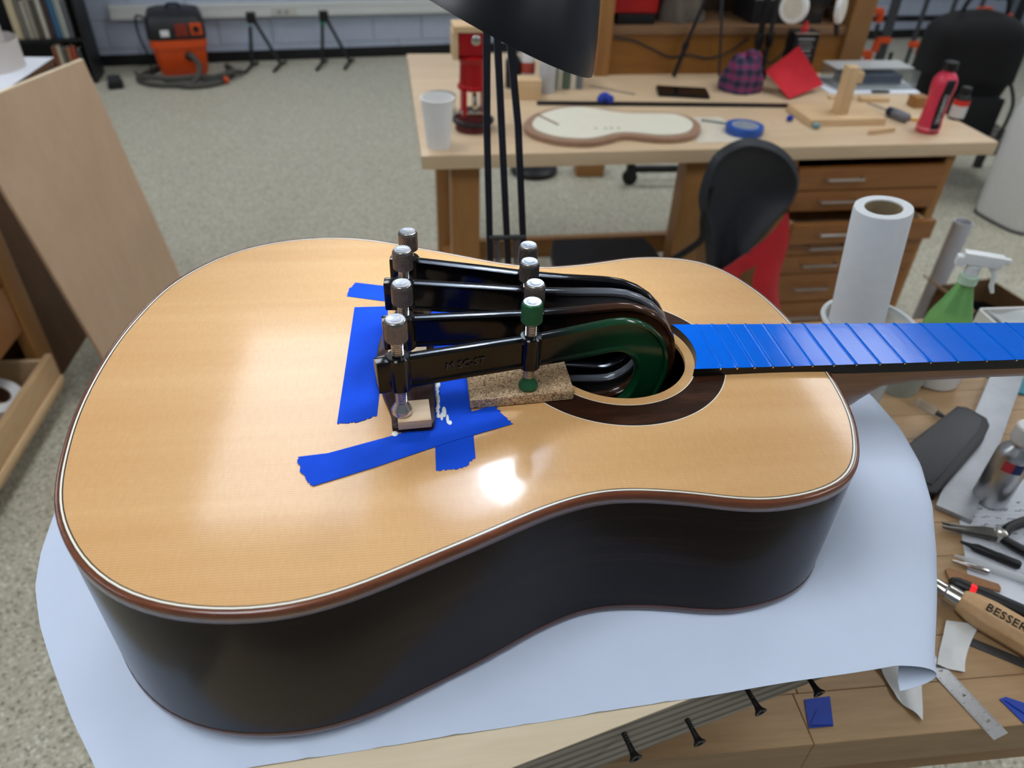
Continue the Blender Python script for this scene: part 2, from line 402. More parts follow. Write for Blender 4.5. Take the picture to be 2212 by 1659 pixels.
part(bandring([(.0034, lambda x: zback(x) + .006), (.0037, lambda x: zback(x) + .0055), (.0037, lambda x: zback(x) + .0015), (.003, lambda x: zback(x))]), 'back_binding', wood('red_brown_binding', '3a1c14', '5a2e20', (8, 60, 60), rough=.25, coat=.5, bump=.02), G, ang=80)
bk = MB(); P = offset(OUT0, .003); bk.add([(x, y, zback(x) + .0003) for x, y in P], [tuple(range(NO))]); bk.add([(x * .995, y * .995, zback(x) + .003) for x, y in P], [tuple(range(NO))])
part(bk, 'back', M_ROSE, G)
ins = MB(); P = offset(OUT0, -.004); ins.add([(x, y, -.003) for x, y in P] + [(x, y, zback(x) + .004) for x, y in P], [(i, (i + 1) % NO, NO + (i + 1) % NO, NO + i) for i in range(NO)])
part(ins, 'inner_lining', M_ROSE, G)
# neck, fretboard and its covering of blue tape
LS = .6474
def fx(n): return LS * 2 ** (-n / 12)
def fhw(x): return .0222 + .0061 * (1 - x / LS) / (1 - 2 ** (-20 / 12))
def ft(x): return .0049 - .02296 * (x - .2425)
xs_end = []
fb = MB(); ys = [i / 12 for i in range(-12, 13)]
def fend(yn): y = yn * .0285; return HX + math.sqrt(.0563 ** 2 - y * y)
bottom = lambda x: max(-.0025 if x > .22 else .0002, ft(x) - .0078) if x < .29 else ft(x) - .0078
cols = [('end', None)] + [('x', .20 + (.6474 - .20) * i / 30) for i in range(31)]
grid_t = []; grid_b = []
for kind, xv in cols:
    rt = []; rb = []
    for yn in ys:
        x = fend(yn) if kind == 'end' else xv
        y = yn * fhw(x); rt.append((x, y, ft(x))); rb.append((x, y, bottom(x)))
    grid_t.append(rt); grid_b.append(rb)
nc, ny = len(cols), len(ys)
vs = [p for r in grid_t for p in r] + [p for r in grid_b for p in r]; o_ = nc * ny; fs = []
for i in range(nc - 1):
    for j in range(ny - 1):
        a = i * ny + j; fs.append((a, a + ny, a + ny + 1, a + 1)); fs.append((o_ + a, o_ + a + 1, o_ + a + ny + 1, o_ + a + ny))
    for j in (0, ny - 1): a = i * ny + j; fs.append((a, a + ny, o_ + a + ny, o_ + a))
for i in (0, nc - 1):
    for j in range(ny - 1): a = i * ny + j; fs.append((a, a + 1, o_ + a + 1, o_ + a))
fb.add(vs, fs); FB = part(fb, 'fretboard', M_EBONY, G, ang=40)
tp = MB(); prof = [(None, 0)]
for n in range(20, 0, -1):
    for dx, dz in ((-.0034, 0), (-.0016, 0), (-.0008, .0006), (0, .0009), (.0008, .0006), (.0016, 0), (.0034, 0)):
        x = fx(n) + dx
        if x > .193: prof.append((x, dz))
prof.append((.6474, 0))
def tz(x, dz): return ft(x) + .00018 + dz
rows = []
for x, dz in prof:
    row = []
    for yn in ys:
        xx = fend(yn) + .0002 if x is None else x; w = fhw(xx) - .0002; yy = yn * w
        row.append((xx, yy, tz(xx, dz if abs(yn) < .97 else dz * .6) ))
    rows.append(row)
tp.v = [Vector(p) for r in rows for p in r]
tp.f = [(i * ny + j, (i + 1) * ny + j, (i + 1) * ny + j + 1, i * ny + j + 1) for i in range(len(rows) - 1) for j in range(ny - 1)]
part(tp, 'masking_tape', M_NECKTAPE, FB, label='glossy blue masking tape over the frets', ang=14)
for n in range(20, 0, -1):
    x = fx(n); w = fhw(x) + .0004
    part(MB().tube([(x, -w, ft(x) - .0002), (x, -w + .001, ft(x) - .0001), (x, w - .001, ft(x) - .0001), (x, w, ft(x) - .0002)], .0008, 8), 'fret', M_STEEL, FB)
nk = MB(); secs = [(.2865, .019, .100), (.292, .019, .092), (.299, .020, .075), (.308, .0225, .056), (.32, .0255, .040), (.336, .0268, .026), (.36, .0262, .0195), (.42, .0248, .0175), (.52, .0228, .017), (.6474, .0212, .017)]
NS = 17
for x, hw2, dp in secs:
    top = ft(x) - .0078; wt = fhw(x) - .0003
    for j in range(NS):
        a = PI * j / (NS - 1); cx = math.cos(a); sn = math.sin(a)
        pw = .75 if x > .33 else .55
        nk.v.append(Vector((x, -cx * (wt * (1 - sn ** 2) + min(hw2, wt) * sn ** 2 * .96) if x > .33 else -math.copysign(abs(cx) ** .6, cx) * (wt * (1 - sn) + hw2 * sn), top - dp * sn ** pw)))
for i in range(len(secs) - 1):
    for j in range(NS - 1): nk.f.append((i * NS + j, i * NS + j + 1, (i + 1) * NS + j + 1, (i + 1) * NS + j))
    nk.f.append((i * NS, (i + 1) * NS, (i + 1) * NS + NS - 1, i * NS + NS - 1))
nk.f.append(tuple(range(NS))); nk.f.append(tuple(range((len(secs) - 1) * NS, len(secs) * NS)))
part(nk, 'neck', M_MAHOG, G, ang=50)
hd = MB(); hz = ft(.65) - .004
hd.prism([(.6474, -.022), (.675, -.029), (.80, -.034), (.83, -.028), (.845, 0), (.83, .028), (.80, .034), (.675, .029), (.6474, .022)], lambda x, y: hz - .018 - (x - .647) * .24, lambda x, y: hz - .002 - (x - .647) * .24)
part(hd, 'headstock', M_MAHOG, G, bevel=.001)
part(MB().bb((.6474, -.0222, hz - .004), (.6524, .0222, hz + .008)), 'nut', M_WHITE_LINE, G, bevel=.0006)
# bridge
bp = smooth_closed([(.0058, 0), (.0055, -.03), (.0045, -.055), (.0042, -.069), (.0012, -.0735), (-.010, -.0738), (-.0200, -.0736), (-.0222, -.071), (-.0235, -.058), (-.0295, -.036), (-.0332, -.012), (-.0338, 0), (-.0332, .012), (-.0295, .036), (-.0235, .058), (-.0222, .071), (-.0200, .0736), (-.010, .0738), (.0012, .0735), (.0042, .069), (.0045, .055), (.0055, .03)], 5)
def bht(y):
    a = abs(y); return .0098 if a < .040 else (.0042 if a > .060 else .0098 - .0056 * (.5 - .5 * math.cos(PI * (a - .040) / .020)))
br = MB(); nb = len(bp)
for k, (sc, fz) in enumerate(((1, 0), (1, .75), (.975, .97), (.94, 1.0))):
    for x, y in bp: br.v.append(Vector((-.0135 + (x + .0135) * sc, y * (1 - (1 - sc) * .4), .0002 + bht(y) * fz)))
for k in range(3):
    for i in range(nb): br.f.append((k * nb + i, k * nb + (i + 1) % nb, (k + 1) * nb + (i + 1) % nb, (k + 1) * nb + i))
# top cap as strips between the two long sides
top0 = 3 * nb; order = sorted(range(nb), key=lambda i: bp[i][1])
half = nb // 2
jmin = min(range(nb), key=lambda i: bp[i][1]); idx = [(jmin + i) % nb for i in range(nb)]
L_, R_ = idx[:half + 1], [idx[0]] + idx[:half - 1:-1]
for i in range(min(len(L_), len(R_)) - 1):
    q = [top0 + L_[i], top0 + L_[i + 1], top0 + R_[i + 1], top0 + R_[i]]
    q = [q[k] for k in range(4) if q[k] != q[k - 1]]
    if len(set(q)) >= 3: br.f.append(tuple(dict.fromkeys(q)))
BR = part(br, 'bridge', rosewood_mat('rosewood_bridge', .38, '2a1a18', '4b3532', (60, 3, 60)), G, label='dark rosewood bridge being glued down', ang=45)
def blob_line(pts, r, name, mat, par):
    mb = MB()
    for (x, y), rr in zip(pts, r): mb.ball((x, y, .0004), rr, 10, (1, 1.25, .6))
    return part(mb, name, mat, par)
M_GLUE = pm('wet_white_glue', 'e4e8e0', .2, var=.05, vs=100)
random.seed(3)
pts = []; rr = []
y = -.008
while y > -.061:
    pts.append((.0064 + random.uniform(-.0003, .0006), y)); rr.append(random.uniform(.0011, .0020) * (1.25 if y > -.03 else .75)); y -= .0013
blob_line(pts, rr, 'glue_bead', M_GLUE, BR); blob_line([(-.0205, -.0752)], [.0021], 'glue_drop', M_GLUE, BR)
pts = [(-.0345 + .00012 * k + random.uniform(0, .0004), -.004 - k * .0011) for k in range(45)]
pts = [(x + (0 if y > -.012 else (abs(y) - .012) * .19), y) for x, y in pts]
blob_line(pts, [random.uniform(.0006, .0012) for _ in pts], 'glue_bead', M_GLUE, BR)
# smear of glue over the tape
sm = MB()
for x, y, a, b, t in ((.0105, -.056, .0015, .0055, .3), (.0125, -.0635, .001, .005, -.35), (.0138, -.067, .0015, .0025, .2), (.0088, -.0605, .001, .004, .1)):
    sm.ball((x, y, .0006), 1, 12, (a, b, .0004))
part(sm, 'glue_smear', M_GLUE, BR)

# ------------------------------------------------------------------ on the guitar top: tapes, cauls, clamps
def torn(poly, which, amp=.0009):       # rough torn ends on given edge indices
    out = []; n = len(poly); random.seed(len(poly) * 7 + int(abs(poly[0][0]) * 1e5))
    for i in range(n):
        a, b = Vector(poly[i]), Vector(poly[(i + 1) % n]); k = 14 if i in which else 6; d = b - a; nn = Vector((-d.y, d.x)).normalized()
        for j in range(k):
            p = a + d * j / k
            if i in which and j: p += nn * random.uniform(-amp, amp)
            out.append((p.x, p.y))
    return out
def tape(poly, which, z, label, group='blue masking tape strips on the soundboard'):
    P = torn(poly, which); mb = MB().prism(P, HT + z, HT + z + .00022)
    return solo(mb, 'masking_tape', M_TAPE, label, 'tape', group)
tape([(-.0546, .0765), (-.0569, -.0625), (-.0440, -.0622), (-.0322, -.0560), (-.0285, .0765)], (1, 2), .00012, 'wide blue tape strip along the tail side of the bridge')
tape([(-.0615, .0935), (-.061, .104), (-.0560, .1150), (-.0150, .1035), (-.0150, .0790)], (0, 1), .0001, 'short blue tape piece behind the far end of the bridge')
tape([(.0046, .098), (.0040, -.1096), (.0200, -.1085), (.0279, -.1003), (.0292, .098)], (1, 2), .00012, 'blue tape strip between bridge and pressed-wood pad')
ST = [(-.0775, -.0920), (-.0735, -.1066), (-.0663, -.1172), (-.0300, -.1035), (.0127, -.0852), (.0540, -.0708), (.0478, -.0610), (.0435, -.0510), (.0030, -.0672), (-.0214, -.0767), (-.0600, -.0900)]
tape(ST, (0, 1, 5, 6), .0005, 'long slanting blue tape strip across the near end of the bridge')
solo(MB().prism([(.0262, .052), (.0275, -.0545), (.0964, -.0490), (.0935, .045)], HT + .0009, HT + .0078), 'pressed_wood_pad', M_CORK, 'speckled cork-like board under the clamps beside the sound hole', 'clamping pad', bevel=.0004)
M_CAUL = wood('ash_caul', 'b99a78', 'd2b794', (4, 500, 60), rough=.6)
CL = {'A': ((-.0095, .055), (.21, .0185), .0742, .0698), 'B': ((-.0128, .0226), (0, .0085), .0768, .069), 'C': ((-.0126, -.0235), (0, -.001), .0775, .0695), 'D': ((-.0155, -.067), (0, -.012), .0793, .0735)}
def caul(name, c, d, h, z0, label):
    mb = MB().box((0, 0, h / 2), d if len(d) == 3 else (d[0], d[1], h)); o = solo(mb, 'wooden_caul', M_CAUL, label, 'caul', 'cauls on the bridge', bevel=.0006)
    o.location = (c[0], c[1], HT + z0 + .0003); return o
o = caul('D', (-.0085, -.0655), (.0205, .0205), .0062, bht(-.067), 'small pale wooden caul on the near bridge wing'); o.rotation_euler.z = math.radians(4)
o = caul('A', (-.0110, .0655), (.0205, .0160), .0062, bht(.066), 'small pale wooden caul on the far bridge wing')
o = caul('B', (-.0125, .0), (.026, .062), .0060, .0098, 'long pale wooden caul on the middle of the bridge')

def knob_mb(z1, z0, r=.0066):
    nth, nz = 180, 24; mb = MB()
    for k in range(nz + 1):
        z = z0 + (z1 - z0) * k / nz; t = k / nz
        for j in range(nth):
            a = 2 * PI * j / nth
            e = 0 if t < .04 or t > .90 else .00030 * (abs(math.sin(15 * a + 1300 * z)) * abs(math.sin(15 * a - 1300 * z))) * 1.6
            rr = r - .0004 + e * 1.5 if 0 < k < nz else r - .0009
            mb.v.append(Vector((rr * math.cos(a), rr * math.sin(a), z)))
    for k in range(nz):
        for j in range(nth): mb.f.append((k * nth + j, k * nth + (j + 1) % nth, (k + 1) * nth + (j + 1) % nth, (k + 1) * nth + j))
    mb.f.append(tuple(range(nth))[::-1]); mb.f.append(tuple(range(nz * nth, (nz + 1) * nth)))
    return mb
def thread_mb(z0, z1, r=.0036, pitch=.00135):
    prof = []; z = z0
    while z < z1:
        prof += [(r, z), (r, z + pitch * .3), (r - .0007, z + pitch * .5), (r - .0007, z + pitch * .8)]; z += pitch
    return MB().lathe(prof, 18)
def foot_mb(z0): return MB().lathe([(.0050, z0), (.0063, z0 + .0006), (.0066, z0 + .0024), (.0062, z0 + .0036), (.0040, z0 + .0074), (.0036, z0 + .0085)], 28)
def clamp_mat(name, tint):
    k = Nodes(name); tc = k.n('ShaderNodeTexCoord'); sp_ = k.n('ShaderNodeSeparateXYZ'); k.l(tc.outputs['Object'], sp_.inputs[0])
    c = k.ramp(sp_.outputs[0], [(.10, lin('07070a')), (.155, lin(tint))]); k.base(c)
    k.b.inputs['Roughness'].default_value = .13; k.b.inputs['Specular IOR Level'].default_value = .33
    k.bump(k.noise(k.coord(), 150, 3), .12, .0006); return k.m
def sweepI(path, hs, W=.0040, w=.0024, e=.0030):
    mb = MB(); n = len(path); secs = 16
    for i in range(n):
        a = Vector(path[max(0, i - 1)]); b = Vector(path[min(n - 1, i + 1)]); t = (b - a).normalized(); N = Vector((-t.y, t.x)); h = hs[i]; p = Vector(path[i])
        for nn, tt in ((-h, -W * .5), (-h, W * .5), (-h + .0011, W), (-h + e, W), (-h + e * 1.3, w), (h - e * 1.3, w), (h - e, W), (h - .0011, W), (h, W * .5), (h, -W * .5), (h - .0011, -W), (h - e, -W), (h - e * 1.3, -w), (-h + e * 1.3, -w), (-h + e, -W), (-h + .0011, -W)):
            q = p + N * nn; mb.v.append(Vector((q.x, tt, q.y)))
    for i in range(n - 1):
        for j in range(secs): mb.f.append((i * secs + j, i * secs + (j + 1) % secs, (i + 1) * secs + (j + 1) % secs, (i + 1) * secs + j))
    for i in (0, n - 1):
        b = i * secs; mb.f += [(b + k, b + k + 1, b + 14 - k, b + 15 - k) for k in range(7)]
    return mb
SM = .0853; SCN = .1425
path = [(-.0060, .0425), (.02, .0412), (.05, .0395), (.0853, .0372), (.11, .0362), (.13, .0360)]; hs = [.0112, .0112, .0112, .0112, .0116, .0120]
for i in range(15):
    a = PI / 2 - PI * i / 14; path.append((SCN + .0380 * math.cos(a), -.002 + .0380 * math.sin(a))); hs.append(.0120 + .0006 * math.sin(PI * i / 14))
path += [(.12, -.0400), (.08, -.0395), (.04, -.0385), (.0, -.0375), (-.006, -.0373)]; hs += [.0115, .0108, .0100, .0092, .0090]
CNAME = {'A': ('07080c', 'black soundhole clamp farthest from the viewer, at the far end of the bridge', 'plain'), 'B': ('55575c', 'black soundhole clamp with a greyish curved end, second from the far side', ''),
         'C': ('3a2114', 'black soundhole clamp with a brownish curved end, second from the near side', ''), 'D': ('0a3a22', 'nearest soundhole clamp, black with dark green curve and green middle screw', '')}
M_GREENKNURL = pm('green_coated_steel', '2f6a45', .35, .6, var=.12, vs=120)
for key in 'ABCD':
    (ex, ey), (_, yend), hz1, hz2 = CL[key]; tint, lab, _ = CNAME[key]
    ang = math.asin((yend - ey) / .1965)
    t = thing('soundhole_clamp', lab, 'clamp', (ex, ey, HT), ang, 'soundhole clamps on the guitar')
    mt = clamp_mat('clamp_enamel_' + key, tint)
    F = part(sweepI(path, hs), 'clamp_frame', mt, t, ang=30)
    for s, zc, hh in ((0, .0425, .0120), (SM, .0372, .0120)):
        part(MB().lathe([(.0064, zc - hh), (.0072, zc - hh + .0008), (.0072, zc + hh - .0008), (.0064, zc + hh)], 28, c=(s, 0, 0)), 'boss', mt, F)
    part(MB().bb((-.0140, -.0042, .0315), (-.0050, .0042, .0535)), 'end_plate', mt, F, bevel=.0018)
    part(MB().lathe([(.0045, -.0300), (.0055, -.028), (.0055, -.0105), (.005, -.0098)], 20), 'anvil', mt, F)
    zf = {'A': bht(.066) + .0065, 'B': .0161, 'C': .0161, 'D': bht(-.067) + .0065}[key]
    for s, hz_, z0 in ((0, hz1, zf), (SM, hz2, .0079)):
        gm = key == 'D' and s > 0
        S = part(thread_mb(z0 + .008, hz_ - .0135).xf(Matrix.Translation((s, 0, 0))), 'screw', M_STEEL, t)
        part(knob_mb(hz_, hz_ - .0142).xf(Matrix.Translation((s, 0, 0))), 'knob', M_GREENKNURL if gm else M_KNURL, S, label='green knurled knob' if gm else 'knurled steel knob', ang=50)
        part(MB().lathe([(.0056, hz_ + .00005), (.0054, hz_ + .0004), (.0035, hz_ + .00042), (.0030, hz_ + .0002), (.0012, hz_ + .0002), (0, hz_ + .00025)], 40, c=(s, 0, 0)), 'knob_face', M_KFACE, S)
        part(foot_mb(z0 + .0002).xf(Matrix.Translation((s, 0, 0))), 'swivel_foot', M_GREENKNURL if gm else M_STEEL, S)
    if key == 'D':
        me = text_mesh('M SC-ST', .0072, Matrix.Translation((.041, -.0031, .0400)) @ Matrix.Rotation(math.radians(2.6), 4, 'Y') @ Matrix.Rotation(PI / 2, 4, 'X'), .00025)
        link('raised_lettering', me, pm('worn_enamel', '2c2c2e', .4, var=0), F)

# ------------------------------------------------------------------ what the guitar lies on
def zp(x): return HT - .1226 + .0517 * x - .0006          # plane of the guitar's back
LEFT = [(-.215, -.175), (-.20, -.191), (-.165, -.217), (-.131, -.239), (-.095, -.262), (-.058, -.281), (-.025, -.291), (.006, -.296), (.06, -.302), (.15, -.306), (.3, -.306)]
FOLD = [(-.21, .284), (-.2, .287), (-.115, .336), (-.068, .360), (-.023, .376), (.022, .383), (.068, .381), (.10, .373), (.3, .32)]
CURL = .030
def zpaper(x, y):
    w = min(1, max(0, (y + .2) / .07)); w = w * w * (3 - 2 * w)
    return (1 - w) * zp(x) + w * max(HT + zback(x) - .0010, zp(x) + .0002)
def paper_pt(u, v):
    y = -.2057 + v * .43; xl = interp(y, LEFT); xf = interp(y, FOLD)
    if u < .8:
        x = xl + (xf - xl) * (u / .8); y += .044 * x * (1 - v); z = zpaper(x, y)
        if x < -.2: z -= .5 * (x + .2) ** 2 * 4
        z += .0006 * math.sin(x * 60 + y * 25) * (1 if y < -.15 else .2)
        if y < -.16 and x < .15:       # creases near the front edge
            z += .0012 * max(0, math.sin((x + y * 1.3) * 140)) ** 6
        return (x, y, z)
    a = (u - .8) / .2 * PI * .92; rx = .030 * (1 + .2 * v); rz = .0105 * (1 + 1.6 * v)
    y += .044 * xf * (1 - v)
    return (xf + rx * math.sin(a), y - .006 * (u - .8) / .2, zpaper(xf, y) - rz * (1 - math.cos(a)))
solo(MB().grid(paper_pt, 130, 60), 'paper_sheet', M_PAPER, 'large white paper sheet under the guitar, its right end curling down', 'paper', solid=.0003, recalc=False, ang=60)
A0 = Vector((.041, -.2268)); DU = Vector((.1174, .0298)).normalized(); DV = Vector((-DU.y, DU.x))
def slab_pt(s, t): p = A0 + DU * s + DV * t; return (p.x, p.y)
def ply_edge():
    k = Nodes('ply_edge'); v = k.coord()
    w = k.n('ShaderNodeTexWave', wave_type='BANDS', bands_direction='Z', Scale=38.0, Distortion=.6); k.l(k.coord((.15, .15, 1)), w.inputs['Vector'])
    c = k.ramp(w.outputs['Fac'], [(.1, lin('6f675b')), (.4, lin('948b7c')), (.8, lin('a59c8d'))]); c = k.mix(.3, c, k.ramp(k.noise(k.coord((10, 10, 400)), 1, 4), [(.3, lin('5f574b')), (.7, lin('a39a8a'))]))
    k.base(c); k.b.inputs['Roughness'].default_value = .7; return k.m
SL = thing('plywood_slab', 'thick plywood slab with screws in its edge under the paper', 'board', (0, 0, 1.15))
SP = [slab_pt(-.20, 0), slab_pt(.262, 0), slab_pt(.262, .30), slab_pt(-.20, .30)]
TH = .047
mb = MB().prism(SP, lambda x, y: zp(x) - .0025, lambda x, y: zp(x) - .0012); wpart(mb, 'top_veneer', M_PLYFACE, SL)
core = MB().prism(SP, lambda x, y: zp(x) - TH, lambda x, y: zp(x) - .0026); co = wpart(core, 'ply_core', ply_edge(), SL)
M_SCREW = pm('black_screw', '1c1b1b', .45, .6, var=.2, vs=300)
for s, dz, tilt in ((.0715, -.012, .12), (.118, -.027, .12), (.160, -.018, .12), (.207, -.026, .12)):
    p = Vector((*slab_pt(s, .0075), 0)); p.z = zp(p.x) + dz
    d = (Vector((-DV.x, -DV.y, 0)) + Vector((DU.x, DU.y, 0)) * .02 + Vector((0, 0, -tilt))).normalized()
    sc = MB(); M3 = frame_to(d)
    prof = [(.0013, 0)]
    for k in range(9): prof += [(.0019, .0016 * k + .0002), (.0015, .0016 * k + .0012)]
    prof += [(.0017, .0145), (.0019, .0185), (.0026, .0210), (.0042, .0228), (.0042, .0235), (.0022, .0235), (.0010, .0220), (0, .0220)]
    sc.lathe(prof, 16, M3, p); wpart(sc, 'screw', M_SCREW, SL)
sup = MB().prism([(.02, -.10), (.22, -.10), (.22, .14), (.02, .14)], 1.0302, lambda x, y: zp(x) - TH - .0005)
solo(sup, 'support_block', M_OAK, 'solid wooden block holding up the plywood slab', 'block', bevel=.003)

# ------------------------------------------------------------------ the near workbench and what lies on it
BZ = 1.03
WB = thing('workbench', 'worn butcher-block workbench under the guitar', 'workbench', (.5, .17, 0))
random.seed(11)
seams = []
y0 = -.1495; stripw = .0453; i = 0
while y0 < .475:
    x = .0; first = True
    while x < 1.35:
        Lx = random.uniform(.32, .6) if not first else random.uniform(.15, .5); first = False
        x1 = min(1.35, x + Lx)
        if 1.35 - x1 < .08: x1 = 1.35
        wpart(MB().bb((x, y0, BZ - .045), (x1 - .0005, y0 + stripw - .0004, BZ)), 'plank', M_BENCH, WB, bevel=.0006, bseg=1); x = x1
    y0 += stripw; i += 1
BY1 = y0
wpart(MB().bb((.03, -.118, BZ - .14), (1.30, -.095, BZ - .046)), 'apron', M_OAK, WB, bevel=.002)
wpart(MB().bb((.03, BY1 - .13, BZ - .14), (1.30, BY1 - .105, BZ - .046)), 'apron', M_OAK, WB, bevel=.002)
for x in (.02, .38, 1.22):
    for y in (-.08, BY1 - .11):
        wpart(MB().bb((x - .0, y - .01, 0), (x + .075, y + .065, BZ - .046)), 'leg', M_OAK_Z, WB, bevel=.003)

# ------------------------------------------------------------------ desk lamp clamped to the back of the bench
LP = thing('desk_lamp', 'black sprung-arm desk lamp with its shade hanging over the guitar', 'lamp', (.10, BY1 - .03, BZ))
RC = Vector((.0483, .1246, 1.5306)); AX = -Vector((-.43415, -.03144, -.90029)).normalized(); MA = frame_to(AX)
outer = [(.0850, 0), (.0838, .004), (.0772, .020), (.0675, .040), (.0565, .060), (.0460, .078), (.0390, .090), (.0362, .098), (.0355, .106), (.0355, .150), (.033, .156), (.010, .158)]
inner = [(r - .0012, z + .0002) for r, z in outer[:-4]]
sh = MB().shell(outer + [(.010, .154), (.034, .106)] + inner[::-1][1:], 64, MA, RC)
SHD = wpart(sh, 'lamp_shade', pm('black_lamp_enamel', '0c0e13', .33, var=0), LP, ang=40)
lin_ = MB().shell([(r - .0022, z + .0004) for r, z in outer[:-4]] + [(r - .0016, z + .0004) for r, z in outer[:-4]][::-1], 48, MA, RC); wpart(lin_, 'reflector', pm('white_reflector', 'e8ecef', .4, var=0), SHD)
bulb = MB().lathe([(0, .026), (.009, .0275), (.017, .034), (.0205, .045), (.019, .057), (.016, .072), (.014, .086), (.0135, .104)], 32, MA, RC)
wpart(bulb, 'bulb', pm('lit_bulb', 'dcebff', .4, var=0, emit=BULB), LP)
# arms: base clamp, three square rods, elbow, upper rods
bx, by = .135, BY1 - .03
base = MB().bb((bx - .02, by - .03, BZ - .075), (bx + .02, by - .002, BZ - .0455)); base.bb((bx - .02, by - .03, BZ + .0003), (bx + .02, by + .045, BZ + .012)); base.bb((bx - .02, by + .036, BZ - .075), (bx + .02, by + .045, BZ + .001))
wpart(base, 'bench_clamp', M_BLACKM, LP, bevel=.002)
wpart(MB().cyl((bx - .005, by, BZ + .012), (bx - .005, by, BZ + .05), .012, .010, 20), 'pivot', M_BLACKM, LP)
E1 = Vector((.083, BY1 - .02, 1.76)); B1 = Vector((bx - .005, by, BZ + .06))
def lampax(t): return B1 + (E1 - B1) * t
W0, W1 = .0255, .0185
rods = []
for off0, off1 in ((-.0430, -.008), (-.0165, -.0155), (.0060, -.021)):
    a = B1 + Vector((off0, 0, 0)); b = E1 + Vector((off1, 0, 0))
    if off0 > 0: pts = [a, a + (b - a) * .38 + Vector((.008, 0, 0)), b]
    elif off0 < -.03: pts = [a, a + (b - a) * .38 + Vector((-.004, 0, 0)), b]
    else: pts = [a, b]
    wpart(MB().tube(pts, .0058, 4, sq=True), 'arm_rod', pm('navy_black_rod', '10141d', .42, var=0), LP)
zz = .178 / .66
for t in (.035, .165):
    c = lampax(t); wpart(MB().tube([c + Vector((-.040, -.004, 0)), c + Vector((.008, -.004, 0))], .0032, 10), 'cross_pin', M_DARKGREY, LP)
for ox in (-.0295, -.0045):
    pts = []
    for k in range(200):
        a = 2 * PI * k / 10; t = .04 + .12 * k / 200; c = lampax(t); pts.append(c + Vector((ox + .0042 * math.cos(a), .0042 * math.sin(a), 0)))
    wpart(MB().tube(pts, .0008, 5), 'spring', M_DARKGREY, LP)
wpart(MB().lathe([(.018, -.012), (.02, -.009), (.02, .009), (.018, .012)], 20, frame_to((1, 0, 0)), E1), 'elbow', M_BLACKM, LP)
NKp = RC + AX * .156
for ox in (-.012, .012):
    wpart(MB().tube([E1 + Vector((ox, 0, 0)), NKp + Vector((ox * .8, .01, .055))], .0058, 4, sq=True), 'upper_rod', MATS['navy_black_rod'], LP)
wpart(MB().tube([NKp + Vector((0, .01, .06)), NKp + AX * .02, NKp - AX * .004], .009, 12), 'shade_joint', M_BLACKM, LP)

# ------------------------------------------------------------------ small things on the near bench
def flat(poly, z0, th): return MB().prism(poly, z0, z0 + th)
def rot2(p, c, a): x, y = p[0] - c[0], p[1] - c[1]; return (c[0] + x * math.cos(a) - y * math.sin(a), c[1] + x * math.sin(a) + y * math.cos(a))
Z0 = BZ + .0003
# steel rule, hanging a little over the bench edge
ru = thing('steel_rule', 'narrow engraved steel rule sticking over the front edge of the workbench', 'ruler', (.462, -.08, Z0))
ra = Vector((.461, -.095, 0)); rb = Vector((.4785, -.1555, 0)); rd = (rb - ra).normalized(); rn = Vector((rd.y, -rd.x, 0)) * -1
if rn.x > 0: rn = -rn
r0_ = ra - rd * .09; RW = .0168
mb = MB().prism([tuple((r0_)[:2]), tuple(rb[:2]), tuple((rb + rn * RW)[:2]), tuple((r0_ + rn * RW)[:2])], Z0, Z0 + .0007); wpart(mb, 'blade', pm('satin_rule_steel', 'c4c6c8', .3, 1, var=.06, vs=200), ru)
tk = MB(); L = (rb - r0_).length; i = 0; s = .004
while s < L - .008:
    ln = .0045 if i % 8 == 0 else (.003 if i % 4 == 0 else .0018)
    for side in (0, 1):
        p = r0_ + rd * s + (rn * RW if side else Vector()); q = p + (rn * -ln if side else rn * ln); c = (p + q) / 2
        tk.box((c.x, c.y, Z0 + .00078), (.00022, ln, .0001), RZ(math.atan2(rd.y, rd.x) ).to_3x3())
    s += .0016; i += 1
wpart(tk, 'graduation_marks', M_BLACK, ru, kind='stuff')
for k, tx in enumerate('345'):
    p = rb - rd * (.014 + .0254 * (2 - k)) + rn * RW * .45
    me = text_mesh(tx, .006, Matrix.Translation(Vector((p.x, p.y, Z0 + .00082)) - ru.location) @ Matrix.Rotation(math.atan2(rd.y, rd.x), 4, 'Z')); link('numeral', me, M_BLACK, ru)
# scraps of blue tape
def scrap(pts, label, fold):
    mb = MB().prism(pts, Z0, Z0 + .0008)
    mb.prism(fold, Z0 + .0009, Z0 + .0018)
    solo(mb, 'tape_scrap', pm('blue_tape_scrap', '123a9c', .55, var=.12, vs=60), label, 'tape', 'tape scraps on the workbench')
scrap([(.316, -.111), (.340, -.110), (.331, -.136), (.309, -.136)], 'folded square scrap of blue tape lying on the workbench', [(.311, -.134), (.323, -.121), (.3305, -.1355)])
scrap([(.4905, -.126), (.4975, -.1245), (.515, -.134), (.510, -.151), (.4985, -.150)], 'crumpled blue tape scrap beside the steel rule', [(.494, -.128), (.507, -.131), (.508, -.147)])
